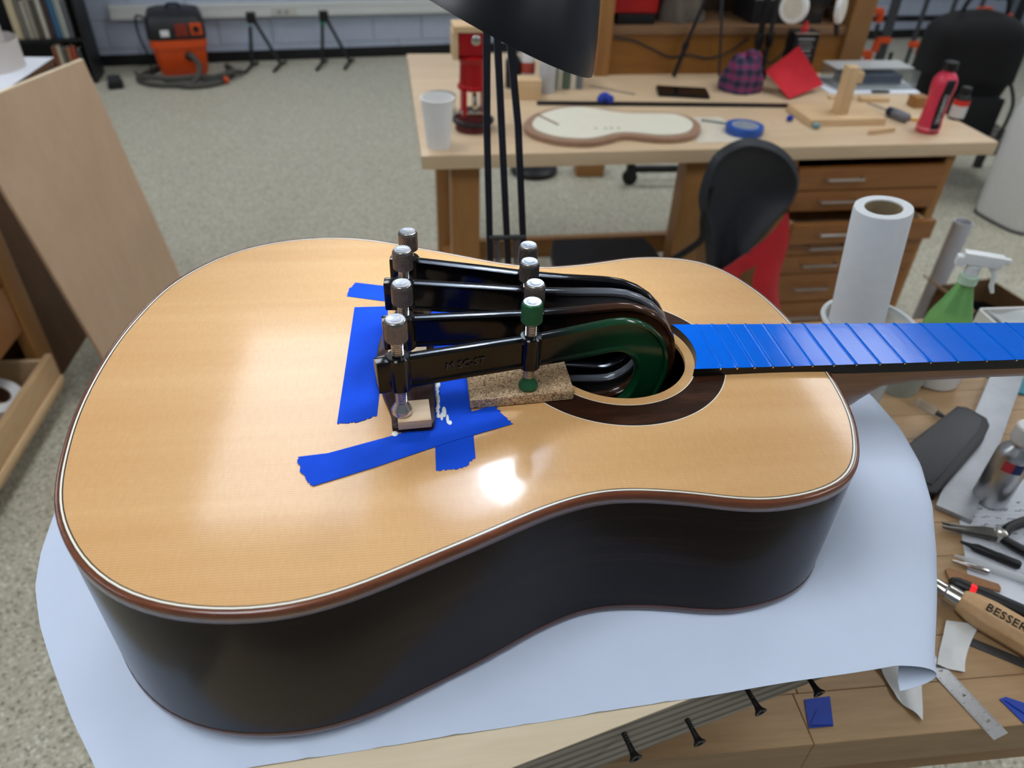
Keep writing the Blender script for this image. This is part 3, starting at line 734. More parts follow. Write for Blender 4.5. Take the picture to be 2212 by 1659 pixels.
# tissues
def tissue(fn, label, nu=16, nv=12): solo(MB().grid(fn, nu, nv), 'torn_tissue', M_TISSUE, label, 'tissue', 'torn paper tissues on the workbench', solid=.0005, recalc=False)
def tA(u, v):
    A_, B_, C_, D_ = Vector((.397, -.070)), Vector((.448, -.070)), Vector((.410, -.139)), Vector((.398, -.118))
    p = (A_ * (1 - u) + B_ * u) * (1 - v) + (D_ * (1 - u) + C_ * u) * v; k = math.sin(u * 7 + v * 3) * math.sin(v * 6 + 1)
    return (p.x, p.y, Z0 + .012 * (1 - v) * abs(math.sin(u * PI * .9 + .3)) + .002 + .002 * k)
tissue(tA, 'crumpled white tissue poking out under the paper curl')
def tB(u, v):
    A_, B_, C_, D_ = Vector((.488, -.046)), Vector((.519, -.053)), Vector((.473, -.100)), Vector((.452, -.090))
    p = (A_ * (1 - u) + B_ * u) * (1 - v) + (D_ * (1 - u) + C_ * u) * v
    p += Vector((-.004, 0)) * math.sin(v * PI) * u
    return (p.x, p.y, Z0 + .0018 + .0015 * math.sin(u * 6 + v * 2) * math.sin(v * 7))
tissue(tB, 'flat torn white tissue beside the wooden handle')
# file handle with hand lettering and blue tape
HA = Vector((.5050, -.0325, 0)); HB = Vector((.6005, -.150, 0)); hd_ = (HB - HA).normalized(); hl = (HB - HA).length; HRr = .0165
HD = thing('handled_tool', 'round wooden tool handle lettered in black, wrapped in blue tape, with steel ferrule', 'tool', (.55, -.06, Z0))
MH = frame_to(hd_); hc = HA + Vector((0, 0, Z0 + HRr * .86))
oct_ = [(.0105, 0), (.0125, .003), (.0148, .012), (.0165, .026), (.0165, .100), (.0160, .128), (.0135, .146), (.006, .152), (0, .152)]
hw_b = MB().lathe(oct_, 10, MH @ Matrix.Rotation(.31, 3, 'Z'), hc); wpart(hw_b, 'handle', wood('handle_beech', 'b08a5f', 'c9a679', (30, 30, 30), rough=.5), HD, ang=50, bevel=.0012)
wpart(MB().lathe([(.0168, .076), (.0171, .077), (.0171, .112), (.0168, .113)], 20, MH, hc), 'tape_band', pm('blue_tape_band', '1a3f9c', .55), HD)
wpart(MB().lathe([(.0070, -.030), (.0080, -.028), (.0080, -.014), (.0098, -.012), (.0098, .002), (.0085, .003)], 24, MH, hc), 'ferrule', M_STEEL, HD)
ux = hd_; uz = (Vector((0, 0, 1)) * .93 + Vector((-hd_.y, hd_.x, 0)) * -.0 + Vector((-.2, -.25, 0)) ).normalized(); uz = (uz - ux * uz.dot(ux)).normalized(); uy = uz.cross(ux)
TM = Matrix.Translation(hc + hd_ * .038 + uz * .0163 - HD.location) @ Matrix((ux, uy, uz)).transposed().to_4x4()
me = text_mesh('BESSER', .0115, TM, .0004); link('lettering', me, M_BLACK, HD)
# red-lit black knife
KA = Vector((.5175, -.0085, 0)); KB = Vector((.6395, -.110, 0)); kd = (KB - KA).normalized(); MK = frame_to(kd); kc = KA + Vector((0, 0, Z0 + .0078))
KN = thing('black_pen_tool', 'black barrel tool with a glowing red ring beside the lettered handle', 'tool', (.57, -.05, Z0))
wpart(MB().lathe([(0, -.006), (.0045, -.004), (.0070, .002), (.0072, .013)], 20, MK, kc), 'cap', M_BLACK, KN)
wpart(MB().lathe([(.0066, .0131), (.0066, .0185)], 20, MK, kc), 'red_ring', pm('red_led', 'd01820', .3, var=0, emit=1.2), KN)
wpart(MB().lathe([(.0072, .0186), (.0078, .03), (.0078, .12), (.0065, .13), (0, .131)], 20, MK, kc), 'barrel', M_BLACK, KN)
# grey blade under the handle
solo(flat([(.487, -.0665), (.492, -.0575), (.546, -.096), (.541, -.105)], Z0, .0006), 'scraper_blade', pm('dull_steel', '5a5b5c', .5, .7), 'dull grey steel blade lying under the lettered handle', 'blade')
# notepad page with handwriting
NP = thing('note_page', 'gridded paper page with handwritten notes under the pliers and pens', 'paper', (.60, .03, Z0))
pg = [(.602, .122), (.72, .135), (.70, -.12), (.575, -.075), (.535, -.012)]
wpart(flat(pg, Z0, .0006), 'sheet', pm('note_paper', 'cfd3da', .8, var=.03), NP)
gl = MB()
for k in range(26):
    y = -.07 + k * .0065
    gl.bb((.585 + max(0, (.0 - y)) * .2, y, Z0 + .00065), (.695, y + .00035, Z0 + .0007))
for k in range(17):
    x = .590 + k * .0065; gl.bb((x, -.07, Z0 + .00065), (x + .00035, .04, Z0 + .0007))
wpart(gl, 'grid_lines', pm('grid_print', 'a9b3c4', .8, var=0), NP, kind='stuff')
hwm = MB(); random.seed(5)
for row, (y, x0, x1) in enumerate([(.106, .605, .70), (.093, .598, .69), (.080, .596, .70), (.068, .60, .70), (.056, .61, .70), (.030, .63, .70), (.018, .64, .70), (-.03, .62, .69)]):
    x = x0
    while x < x1:
        wl_ = random.uniform(.006, .013); pts = []
        for k in range(int(wl_ / .0009)):
            pts.append((x + k * .0009, y + random.uniform(-.0016, .0018) - (x - x0) * .15, Z0 + .0008))
        if len(pts) > 2: hwm.tube(pts, .00028, 4)
        x += wl_ + .0045
wpart(hwm, 'handwriting', pm('ink', '33363f', .7, var=0), NP, kind='stuff')
# wooden stick, pens, pliers
Z1 = Z0 + .0009
solo(flat([(.522, .012), (.5265, .0135), (.5665, -.0105), (.5655, -.0155), (.5625, -.0190), (.519, .0005)], Z1, .0028), 'wooden_strip', wood('brown_strip', '7a5330', '9c7046', (30, 30, 30), rough=.6), 'thin brown wooden strip beside the pens', 'wood strip', bevel=.0004)
def pen(a, b, r, name, label, body, tip, clip=True):
    a, b = Vector(a), Vector(b); d = (b - a).normalized(); M3 = frame_to(d); L = (b - a).length; c = a + Vector((0, 0, r))
    t = thing(name, label, 'pen', (a.x, a.y, a.z), 0)
    wpart(MB().lathe([(0, 0), (r * .3, .001), (r * .55, .010), (r, .016), (r, L * .62)], 18, M3, c), 'barrel', body, t)
    wpart(MB().lathe([(r * 1.08, L * .62), (r * 1.08, L - .002), (r * .8, L), (0, L)], 18, M3, c), 'cap', tip, t)
    if clip:
        k = c + Vector((0, 0, r * 1.25)); wpart(MB().tube([k + d * (L * .66), k + d * (L * .95)], .0011, 6), 'clip', tip, t)
pen((.5575, .0445, Z1), (.602, .008, Z1), .0046, 'felt_pen', 'short black felt pen below the pliers', M_BLACK, M_BLACK, False)
pen((.540, .0275, Z1), (.637, -.036, Z1), .0043, 'ball_pen', 'clear-barrelled pen with black cap on the note page', M_FROST, M_BLACK)
pen((.534, .0215, Z1), (.565, .004, Z1), .0034, 'chrome_pen', 'short shiny chrome pen next to the clear pen', M_STEEL, M_STEEL, False)
PLr = thing('pliers', 'long-nosed pliers with black grips on the note page', 'pliers', (.60, .045, Z1))
def pl(pts, rs, nm, m): wpart(MB().tube(smooth_open(pts, 5), smooth_r(rs, 5), 10), nm, m, PLr)
def smooth_r(rs, k):
    o = []
    for a, b in zip(rs, rs[1:]): o += [a + (b - a) * i / k for i in range(k)]
    return o + [rs[-1]]
zq = Z1 + .0062
pl([(.549, .064, zq), (.572, .056, zq), (.590, .051, zq), (.600, .046, zq)], [.0016, .0035, .0055, .0060], 'jaw', pm('plier_steel', '6d6b66', .4, .8, var=.1, vs=150))
pl([(.552, .070, zq), (.574, .060, zq), (.592, .055, zq), (.604, .050, zq)], [.0016, .0030, .0050, .0055], 'jaw', MATS['plier_steel'])
wpart(MB().lathe([(0, -.0068), (.0068, -.0066), (.0068, .0062), (.005, .0068), (0, .0068)], 20, None, (.603, .047, zq)), 'pivot', M_STEEL, PLr)
pl([(.603, .047, zq), (.612, .050, zq), (.625, .058, zq), (.665, .068, zq), (.70, .070, zq)], [.0052, .0050, .0055, .0058, .005], 'handle_grip', M_BLACK)
pl([(.603, .047, zq), (.608, .038, zq), (.617, .026, zq), (.640, .000, zq), (.66, -.028, zq)], [.0052, .0050, .0055, .0058, .005], 'handle_grip', M_BLACK)
# silver bottle
SB = thing('silver_bottle', 'small aluminium bottle with white cap and red-blue sticker on the note page', 'bottle', (.6325, .105, Z1))
RB = .0185
part(MB().lathe([(RB - .002, 0), (RB, .002), (RB, .070), (RB - .002, .077), (RB - .008, .083), (.0095, .086), (.0095, .090)], 36), 'body', pm('brushed_aluminium', 'c3c5c6', .3, 1, var=.06, vs=60), SB)
part(MB().lathe([(.0135, .0902), (.0140, .092), (.0140, .108), (.0125, .110), (.004, .1102), (.004, .112), (0, .112)], 32), 'cap', M_WHITE, SB)
def wrap(r, a0, a1, z0, z1, n=10):
    mb = MB(); return mb.grid(lambda u, v: ((r) * math.cos(a0 + (a1 - a0) * u), r * math.sin(a0 + (a1 - a0) * u), z0 + (z1 - z0) * v), n, 2)
part(wrap(RB + .0003, math.radians(205), math.radians(238), .056, .069), 'sticker', pm('sticker_red', 'b8353a', .5, var=0), SB)
part(wrap(RB + .0003, math.radians(238.2), math.radians(268), .056, .069), 'sticker', pm('sticker_navy', '1d2d66', .5, var=0), SB)
# aluminium bar standing on its edge, leaning away
AB = MB(); a, b = Vector((.574, .083)), Vector((.885, .41)); d = (b - a).normalized(); nn = Vector((-d.y, d.x))
AB.prism([tuple(a - nn * .019), tuple(b - nn * .019), tuple(b + nn * .019), tuple(a + nn * .019)], Z1, Z1 + .0060)
solo(AB, 'aluminium_bar', M_ALU, 'long flat aluminium straightedge bar lying diagonally at the right', 'straightedge', bevel=.0008)
# carbon-fibre textured black case
def weave():
    k = Nodes('carbon_weave'); v = k.coord((1, 1, 1), (0, 0, .55))
    w = k.n('ShaderNodeTexWave', bands_direction='X', Scale=130.0, Distortion=.3); k.l(v, w.inputs['Vector'])
    k.base(k.ramp(w.outputs['Fac'], [(.3, lin('0d0f12')), (.7, lin('292d34'))])); k.b.inputs['Roughness'].default_value = .45; k.bump(w.outputs['Fac'], .4, .0006); return k.m
PC = thing('black_case', 'black case with fine ribbed weave beside the aluminium bar', 'case', (.64, .19, Z1))
q = [(.606, .213), (.678, .250), (.690, .222), (.673, .187), (.591, .139), (.575, .172)]
cz = lambda x, y: Z0 + max(0, (x - .56)) * .055
bodyp = [(.676, .250), (.688, .246), (.699, .222), (.694, .208), (.672, .186), (.566, .108), (.552, .110), (.528, .150), (.532, .162)]
wpart(MB().prism(bodyp, cz, lambda x, y: cz(x, y) + .013), 'shell', M_BLACK, PC, bevel=.003)
wpart(MB().prism([(.673, .243), (.683, .236), (.690, .220), (.669, .196), (.566, .119), (.540, .152)], lambda x, y: cz(x, y) + .0131, lambda x, y: cz(x, y) + .0145), 'ribbed_panel', weave(), PC, bevel=.0006)
# glass dropper
DR = thing('dropper', 'clear glass pipette tube lying on the bench', 'pipette', (.65, .258, Z0))
wpart(MB().tube([(.641, .277, Z0 + .006), (.655, .253, Z0 + .006)], .0055, 16), 'tube', M_CLEAR, DR)
wpart(MB().tube([(.655, .253, Z0 + .006), (.666, .236, Z0 + .005)], [.0035, .0012], 12), 'tip', M_DARKGREY, DR)
# clear cup, white tub, teal mat
CU_ = MB().shell([(.026, 0), (.034, .055), (.0352, .056), (.0335, .055), (.0255, .0015), (.0, .0015), (0, 0)], 36, None, (.637, .318, Z0)); solo(CU_, 'plastic_cup', pm('hazy_plastic', 'dfe2dc', .25, var=0, trans=.75, ior=1.15), 'small hazy clear plastic cup in front of the white tub', 'cup')
TB = thing('plastic_tub', 'round white plastic tub behind the neck', 'tub', (.698, .335, Z0)); TB.scale = (.8, .8, .9)
part(MB().lathe([(.040, 0), (.043, .003), (.046, .038), (.0475, .039), (.0475, .043), (.046, .0435)], 40), 'body', M_WHITE, TB); part(MB().lathe([(.0490, .0438), (.0495, .045), (.0495, .050), (.047, .052), (0, .052)], 40), 'lid', M_WHITE, TB)
solo(flat([(.775, .362), (.782, .295), (.93, .24), (.97, .30), (.93, .42)], Z0, .003), 'cutting_mat', pm('teal_mat', '2f7f90', .6, var=.05), 'teal cutting mat under the end of the aluminium bar', 'mat', bevel=.0008)
solo(flat([(.70, .150), (.86, .205), (.90, .12), (.74, .06)], Z0, .0025), 'dark_green_mat', pm('green_mat', '143a33', .6), 'dark green mat corner behind the silver bottle', 'mat', bevel=.0006)
# paper towel roll and clear container
PT = thing('paper_towel_roll', 'thin upright roll of white paper towel standing in the clear container', 'paper towel', (.527, .277, Z0 + .006))
PT.rotation_euler.y = -math.radians(6.6)
part(MB().shell([(.0195, 0), (.0300, 0), (.0304, .004), (.0306, .14), (.0304, .276), (.0297, .280), (.0195, .280)], 48), 'towel', pm('towel_white', 'd4d9dc', .9, var=.03, vs=80, bump=.5, bs=350, bd=.0006), PT, ang=40)
part(MB().shell([(.0185, .0005), (.0194, .0005), (.0194, .2785), (.0185, .2785)], 40), 'core', pm('cardboard_core', '8a7a5f', .9), PT)
CT = thing('deli_container', 'round translucent plastic container holding the paper towel roll', 'container', (.530, .279, Z0))
part(MB().shell([(.045, 0), (.0500, .130), (.0520, .131), (.0525, .137), (.0495, .137), (.0440, .0015), (0, .0015), (0, 0)], 44), 'body', pm('clear_container', 'e9eded', .2, var=0, trans=.7, ior=1.08), CT)
part(MB().tube([(.0530 * math.cos(a), .0530 * math.sin(a), .135) for a in [2 * PI * k / 48 for k in range(48)]], .0030, 8, closed=True), 'rolled_rim', pm('milky_rim', 'dfe4e6', .3, var=0, trans=.25), CT)
# spray bottle
SPB = thing('spray_bottle', 'green trigger spray bottle with white head at the right', 'spray bottle', (.752, .410, Z0), math.radians(-25)); SPB.scale = (.86, .86, .84)
part(MB().lathe([(.034, 0), (.037, .004), (.037, .045), (.034, .062), (.024, .090), (.0165, .112), (.0135, .122), (.0135, .128)], 36, Matrix.Diagonal((1, .8, 1))), 'bottle', pm('green_liquid_bottle', '8fce86', .12, var=.05, trans=.6, ior=1.15), SPB)
part(MB().lathe([(.0150, .1285), (.0150, .142), (.0135, .144)], 28), 'collar', pm('pale_green_collar', 'b9d6bd', .4, trans=.2), SPB)
hdm = MB(); hdm.lathe([(.0115, .144), (.0105, .158), (.012, .162)], 20); hdm.box((.008, 0, .173), (.058, .018, .020)); hdm.box((-.022, 0, .166), (.014, .016, .018)); hdm.box((.041, 0, .176), (.012, .010, .010))
part(hdm, 'spray_head', M_FROST if False else pm('milky_plastic', 'd7dcdd', .35, var=.02), SPB, bevel=.003)
part(MB().tube([(.022, 0, .165), (.034, 0, .150), (.036, 0, .130), (.042, 0, .118)], [.004, .0042, .004, .003], 8), 'trigger', MATS['milky_plastic'], SPB)
TR = thing('white_tray', 'white rectangular tray with a crumpled clear film at the far bench edge', 'tray', (.90, .415, Z0))
tw = MB()
for (a, b) in (((-.065, -.045, 0), (.09, .045, .003)), ((-.065, -.045, 0), (-.0615, .045, .032)), ((.0865, -.045, 0), (.09, .045, .032)), ((-.065, -.045, 0), (.09, -.0415, .032)), ((-.065, .0415, 0), (.09, .045, .032))): tw.bb(a, b)
part(tw, 'tray', M_WHITE, TR)
part(MB().grid(lambda u, v: (-.055 + .13 * u, -.035 + .07 * v, .034 + .012 * math.sin(u * 7) * math.sin(v * 5 + u * 3)), 16, 10), 'film', M_FROST, TR, solid=.0006, recalc=False)
solo(MB().tube([(.97, .46, BZ + .006), (1.30, .62, BZ + .12)], .0045, 10).tube([(.97, .46, BZ + .006), (.955, .452, BZ + .0055)], .0050, 10), 'black_rod', M_BLACKM, 'thin black rod sticking up past the bench edge at the right', 'rod')

# ------------------------------------------------------------------ the far workbench (local frame: x along its front edge, y to the back, z from the floor)
BA = math.radians(2.47); BO = Vector((-.010, 1.580, 0)); TZ = .89
def bl(x, y): return ((x - BO.x) * math.cos(BA) + (y - BO.y) * math.sin(BA), -(x - BO.x) * math.sin(BA) + (y - BO.y) * math.cos(BA))
def bw_(u, v, z=0): return Vector((BO.x + u * math.cos(BA) - v * math.sin(BA), BO.y + u * math.sin(BA) + v * math.cos(BA), z))
BL, BD, BT = 1.769, 1.10, .040
FW = thing('workbench', 'far maple-topped workbench crowded with tools, with lower shelf rail', 'workbench', BO, BA)
part(MB().bb((0, 0, TZ - BT), (BL, BD, TZ)), 'worktop', M_MAPLE, FW, bevel=.003)
for u, v in ((.085, .06), (.80, .06), (.085, .84), (1.67, .84)): part(MB().bb((u, v, 0), (u + .085, v + .075, TZ - BT)), 'leg', M_OAK_Z, FW, bevel=.003)
part(MB().bb((.17, .86, .10), (1.67, .895, .19)), 'stretcher', M_OAK, FW, bevel=.003)
part(MB().bb((.102, .135, .10), (.142, .84, .19)), 'stretcher', M_OAK, FW, bevel=.003)
DC = thing('drawer_cabinet', 'wooden drawer cabinet with slim metal pulls under the far workbench', 'cabinet', bw_(1.11, .03, 0), BA)
CW, CD, CH = .555, .66, .845
cb = MB()
cb.bb((0, 0.012, .06), (.018, CD, CH)); cb.bb((CW - .018, 0.012, .06), (CW, CD, CH)); cb.bb((.018, CD - .015, .06), (CW - .018, CD, CH)); cb.bb((.018, .012, .06), (CW - .018, CD - .015, .08)); cb.bb((.018, .012, CH - .012), (CW - .018, CD - .015, CH)); cb.bb((.02, .05, 0), (CW - .02, CD - .02, .06))
part(cb, 'carcass', M_OAK_Z, DC, bevel=.0015)
part(MB().bb((CW - .03, -.004, .06), (CW, .0118, CH)), 'stile', M_OAK_Z, DC, bevel=.001); part(MB().bb((0, -.004, .06), (.03, .0118, CH)), 'stile', M_OAK_Z, DC, bevel=.001)
for i, (z0, z1, out) in enumerate([(.748, .818, 0), (.678, .744, 0), (.590, .655, .05), (.530, .584, .012), (.458, .524, .006), (.345, .452, 0), (.225, .340, 0), (.085, .220, 0)]):
    dr = part(MB().bb((.032, -.020 - out, z0), (CW - .032, .0 - out, z1)), 'drawer', M_DRAWER, DC, bevel=.0025)
    if out:
        bx_ = MB(); bx_.bb((.045, -out, z0 + .004), (.056, .35, z1 - .012)); bx_.bb((CW - .056, -out, z0 + .004), (CW - .045, .35, z1 - .012)); bx_.bb((.056, -out, z0 + .004), (CW - .056, .35, z0 + .010)); part(bx_, 'drawer_box', M_LIGHTWOOD, dr)
    zc = (z0 + z1) / 2 + .004; hx = .175; y_ = -.020 - out
    part(MB().tube([(hx - .058, y_ + .0005, zc), (hx - .054, y_ - .020, zc), (hx + .065, y_ - .020, zc), (hx + .069, y_ + .0005, zc)], .0042, 8), 'handle', M_CHROME, dr, label='slim metal pull')

def on(u, v): return bw_(u, v, TZ + .0004)
def put(name, label, cat, x, y, rz=0, group=None): return thing(name, label, cat, (x, y, TZ + .0004), BA + rz, group)
# paper cup
pc = put('paper_cup', 'tall white paper cup on the far bench corner', 'cup', .040, 1.652)
part(MB().shell([(.032, 0), (.0325, .004), (.0450, .134), (.0440, .134), (.0315, .006), (0, .006), (0, 0)], 40), 'wall', pm('paper_white', 'e6e6e4', .7, var=.02), pc)
part(MB().tube([(.0455 * math.cos(a), .0455 * math.sin(a), .134) for a in [2 * PI * k / 40 for k in range(40)]], .0022, 8, closed=True), 'rolled_rim', MATS['paper_white'], pc)
# red vise
vs_ = put('bench_vise', 'red cast-metal vise with wood-lined top standing on the far bench', 'vise', .147, 1.800)
part(MB().lathe([(.052, 0), (.054, .004), (.052, .012), (.045, .030), (.040, .055)], 28), 'base', pm('dark_red', '5c0f10', .4), vs_)
part(MB().tube([(.056 * math.cos(a), .056 * math.sin(a), .028) for a in [2 * PI * k / 32 for k in range(32)]], .007, 8, closed=True), 'base_ring', M_BLACK, vs_)
br_ = MB(); br_.bb((-.036, -.046, .050), (-.022, .03, .118)); br_.bb((.022, -.046, .050), (.036, .03, .118)); part(br_, 'yoke', M_RED, vs_, bevel=.003)
part(MB().tube([(-.040, -.040, .060), (.040, -.040, .060)], .006, 12), 'pin', M_STEEL, vs_)
part(MB().lathe([(.010, -.006), (.026, -.006), (.026, .006), (.010, .006)], 24, frame_to((1, 0, .0)), (0, -.035, .088)), 'cam_wheel', M_STEEL, vs_)
part(MB().lathe([(.043, .118), (.046, .120), (.046, .128), (.040, .132), (.038, .190), (.044, .196), (.046, .206), (.040, .210), (.030, .214)], 32), 'column', M_RED, vs_)
hd2 = MB(); hd2.bb((-.044, -.036, .214), (.044, .036, .275)); part(hd2, 'jaw_block', M_RED, vs_, bevel=.006)
part(MB().lathe([(.013, 0), (.013, .006), (.010, .008), (0, .008)], 20, frame_to((0, -1, 0)), (.004, -.0365, .256)), 'bolt', M_STEEL, vs_)
part(MB().bb((-.058, -.044, .2755), (.052, .044, .292)), 'wood_liner', M_LIGHTWOOD, vs_, bevel=.002); part(MB().bb((-.0605, -.040, .205), (-.0450, .040, .275)), 'wood_liner', M_LIGHTWOOD, vs_, bevel=.002)
# jar with lid behind
jr = put('glass_jar', 'low glass dish with screw rim behind the red vise', 'jar', .052, 1.960)
part(MB().shell([(.048, 0), (.050, .004), (.050, .040), (.0475, .040), (.0465, .005), (0, .005), (0, 0)], 36), 'glass', M_CLEAR, jr); part(MB().lathe([(.045, .0405), (.052, .041), (.052, .052), (.048, .054), (0, .052)], 36), 'lid', pm('tin_lid', 'b9b9ae', .35, .7), jr)
# wood block, bottles
solo(MB().prism([(.297, 2.085), (.392, 2.085), (.392, 2.150), (.297, 2.150)], TZ + .0004, lambda x, y: TZ + .062), 'wood_block', M_LIGHTWOOD, 'tan wooden block on the far bench behind the lamp arms', 'block', bevel=.004)
wbq = put('white_bottle', 'white plastic squeeze bottle behind the lamp shade', 'bottle', .425, 2.175)
part(MB().lathe([(.026, 0), (.028, .004), (.028, .10), (.022, .116), (.012, .122), (.011, .135)], 28), 'body', pm('milky_bottle', 'cdd0d2', .35, trans=.3), wbq); part(MB().lathe([(.014, .1352), (.014, .155), (.006, .16), (.003, .185), (0, .185)], 20), 'nozzle', M_WHITE, wbq)
wb2 = put('label_bottle', 'white bottle with a printed band beside the squeeze bottle', 'bottle', .362, 2.235)
part(MB().lathe([(.024, 0), (.026, .004), (.026, .12), (.018, .135), (.012, .138)], 28), 'body', M_WHITE, wb2); part(wrap(.0264, PI, 2 * PI, .05, .085, 16), 'label_band', pm('band_red', 'b14b3e', .5, var=.1), wb2); part(MB().lathe([(.014, .1382), (.014, .16), (0, .162)], 20), 'cap', M_WHITE, wb2)
dk = put('dark_bottle', 'dark glass bottle just behind the lamp arms', 'bottle', .312, 2.230)
part(MB().lathe([(.024, 0), (.027, .004), (.027, .085), (.013, .110), (.012, .135)], 24), 'glass', pm('smoky_glass', '1b1c20', .15, trans=.3), dk); part(MB().lathe([(.015, .1352), (.015, .158), (0, .16)], 20), 'cap', M_BLACK, dk)
bkcols = ['77806e', 'b9b6a5', '5b6a5c', 'cfcabb', '6c7378']
for i in range(5):
    c = bkcols[i]; hh = .15 + .012 * ((i * 7) % 3); u0 = .475 + i * .024
    b_ = MB().bb((0, 0, 0), (.020, .13, hh)); o = link('book', b_.mesh('book', bevel=.0015), pm('spine_' + c, c, .6)); o.location = bw_(u0, .60, TZ + .0004); o.rotation_euler.z = BA
    props(o, ['olive-grey book, first of the row behind the lamp shade', 'pale thin book, second of the row behind the lamp shade', 'green-grey book, middle of the row behind the lamp shade', 'cream book, fourth of the row behind the lamp shade', 'slate-coloured book, last of the row behind the lamp shade'][i], 'book', 'books on the far bench')
# steel rule, rod with tape, phone
a, b = Vector((.586, 2.239)), Vector((.725, 2.141)); d = (b - a).normalized(); nn = Vector((-d.y, d.x)) * .012
solo(MB().prism([tuple(a), tuple(b), tuple(b + nn), tuple(a + nn)], TZ + .0004, TZ + .0014), 'steel_rule', pm('grey_rule', '8d8f8f', .4, .8), 'short grey steel rule on the far bench', 'ruler')
a, b = Vector((.372, 2.036)), Vector((1.413, 1.996)); d = (b - a).normalized(); nn = Vector((-d.y, d.x)) * .009
solo(MB().prism([tuple(a - nn), tuple(b - nn), tuple(b + nn), tuple(a + nn)], TZ + .0004, TZ + .0100), 'black_straightedge', pm('black_bar', '17191c', .4), 'long thin black straightedge across the far bench', 'straightedge', bevel=.001)
bt = MB().ball((.595, 2.030, TZ + .0255), .020, 16, (1.05, .8, .78)); bt.ball((.612, 2.022, TZ + .021), .014, 12); bt.ball((.582, 2.026, TZ + .020), .013, 12)
solo(bt, 'tape_wad', pm('tape_wad_blue', '16379c', .6, var=.2, vs=80), 'wad of blue tape stuck on the black straightedge', 'tape')
ph = put('black_phone', 'black slab-shaped phone lying on the far bench', 'phone', .900, 2.155, math.radians(-13))
part(MB().bb((-.088, -.052, 0), (.088, .052, .010)), 'case', M_BLACK, ph, bevel=.004); part(MB().bb((-.084, -.048, .0101), (.084, .048, .0108)), 'screen', pm('dark_glass', '060708', .12, var=0), ph)
# cloths
def plaid():
    k = Nodes('plaid'); v = k.coord((1, 1, 1)); w1 = k.n('ShaderNodeTexWave', bands_direction='X', Scale=9.0, Distortion=1.5); w2 = k.n('ShaderNodeTexWave', bands_direction='Z', Scale=9.0, Distortion=1.5); k.l(v, w1.inputs[0]); k.l(v, w2.inputs[0])
    c = k.mix(.5, k.ramp(w1.outputs['Fac'], [(.2, lin('1d2336')), (.6, lin('3f4a66')), (.85, lin('7b2353'))]), k.ramp(w2.outputs['Fac'], [(.2, lin('191a2b')), (.6, lin('474a6e')), (.9, lin('8c2458'))])); k.base(c); k.b.inputs['Roughness'].default_value = .9; return k.m
def crumple(c, r, sx, sy, h, seed, name, mat, label):
    random.seed(seed); ph_ = [(random.uniform(3, 8), random.uniform(3, 8), random.uniform(0, 6)) for _ in range(4)]
    def fn(u, v):
        th = u * 2 * PI; el = v * PI / 2; k = 1 + .13 * sum(math.sin(a * math.cos(th) * 1.3 + b * math.sin(el) + p) * math.cos(b * math.sin(th) + p) for a, b, p in ph_) / 2
        return (c[0] + sx * math.cos(th) * math.cos(el) ** .55 * k, c[1] + sy * math.sin(th) * math.cos(el) ** .55 * k, c[2] + h * math.sin(el) * k)
    return solo(MB().grid(fn, 40, 14), name, mat, label, 'cloth', ang=70)
crumple((1.122, 2.195, TZ + .001), 0, .070, .060, .115, 4, 'plaid_cloth', plaid(), 'crumpled purple and blue plaid cloth on the far bench')
def redn(u, v):      # folded napkin standing as a tent
    A_, B_, C_, D_ = Vector((1.205, 2.200, .062)), Vector((1.300, 2.190, .150)), Vector((1.256, 2.075, .004)), Vector((1.425, 2.190, .020))
    p = (A_ * (1 - u) + B_ * u) * (1 - v) + (C_ * (1 - u) + D_ * u) * v; p.z += TZ + .010 * math.sin(u * PI) * math.sin(v * PI) - .028 * math.sin(u * PI) ** 2 * v * (1 - v) * 2; return p
solo(MB().grid(redn, 14, 14), 'red_napkin', pm('red_napkin', 'c01f2c', .85, var=.08), 'folded bright red cloth beside the plaid cloth', 'cloth', solid=.004, recalc=False)
# black tin with red cap
cn = put('black_can', 'black rectangular tin with white print and red cap beside the red cloth', 'can', 1.362, 2.300)
part(MB().bb((-.046, -.030, 0), (.046, .030, .170)), 'body', pm('black_tin', '101114', .4, var=0), cn, bevel=.004)
part(MB().bb((-.047, -.031, .1702), (.047, .031, .176)), 'top_rim', M_STEEL, cn, bevel=.002); part(MB().lathe([(.014, .1762), (.014, .186), (.012, .188), (.008, .196), (.006, .206), (0, .207)], 20), 'red_cap', pm('cap_red', 'c3262c', .4), cn)
pr = MB()
for k, z in enumerate((.150, .138, .126, .112, .098, .086, .074, .060, .046, .034, .022)):
    pr.bb((-.032 + .004 * (k % 3), -.0306, z), (.030 - .005 * (k % 2), -.0303, z + (.007 if k % 3 == 0 else .0035)))
part(pr, 'printed_lines', pm('print_grey', '9a9a9a', .6, var=0), cn, kind='stuff')
# clear tray on papers
ptp = MB().prism([(1.44, 2.150), (1.785, 2.150), (1.81, 2.33), (1.72, 2.395), (1.44, 2.365)], TZ + .0004, TZ + .003); solo(ptp, 'paper_stack', pm('white_sheets', 'dde2ea', .7, var=.02), 'white papers under the clear tray on the far bench', 'paper')
bxp = put('clear_tray', 'clear plastic box with a dark grey foam block inside, on the papers', 'box', 1.635, 2.265); bxp.location.z = TZ + .0034
bx_ = MB(); 
for a, b in (((-.15, -.075, 0), (.15, .075, .002)), ((-.15, -.075, 0), (-.148, .075, .060)), ((.148, -.075, 0), (.15, .075, .060)), ((-.15, .073, 0), (.15, .075, .060)), ((-.15, -.075, 0), (.15, -.073, .022))): bx_.bb(a, b)
part(bx_, 'box', M_CLEAR, bxp); part(MB().bb((-.11, -.035, .003), (.115, .05, .040)), 'foam_block', pm('foam_grey', '4b525e', .8), bxp, bevel=.006)
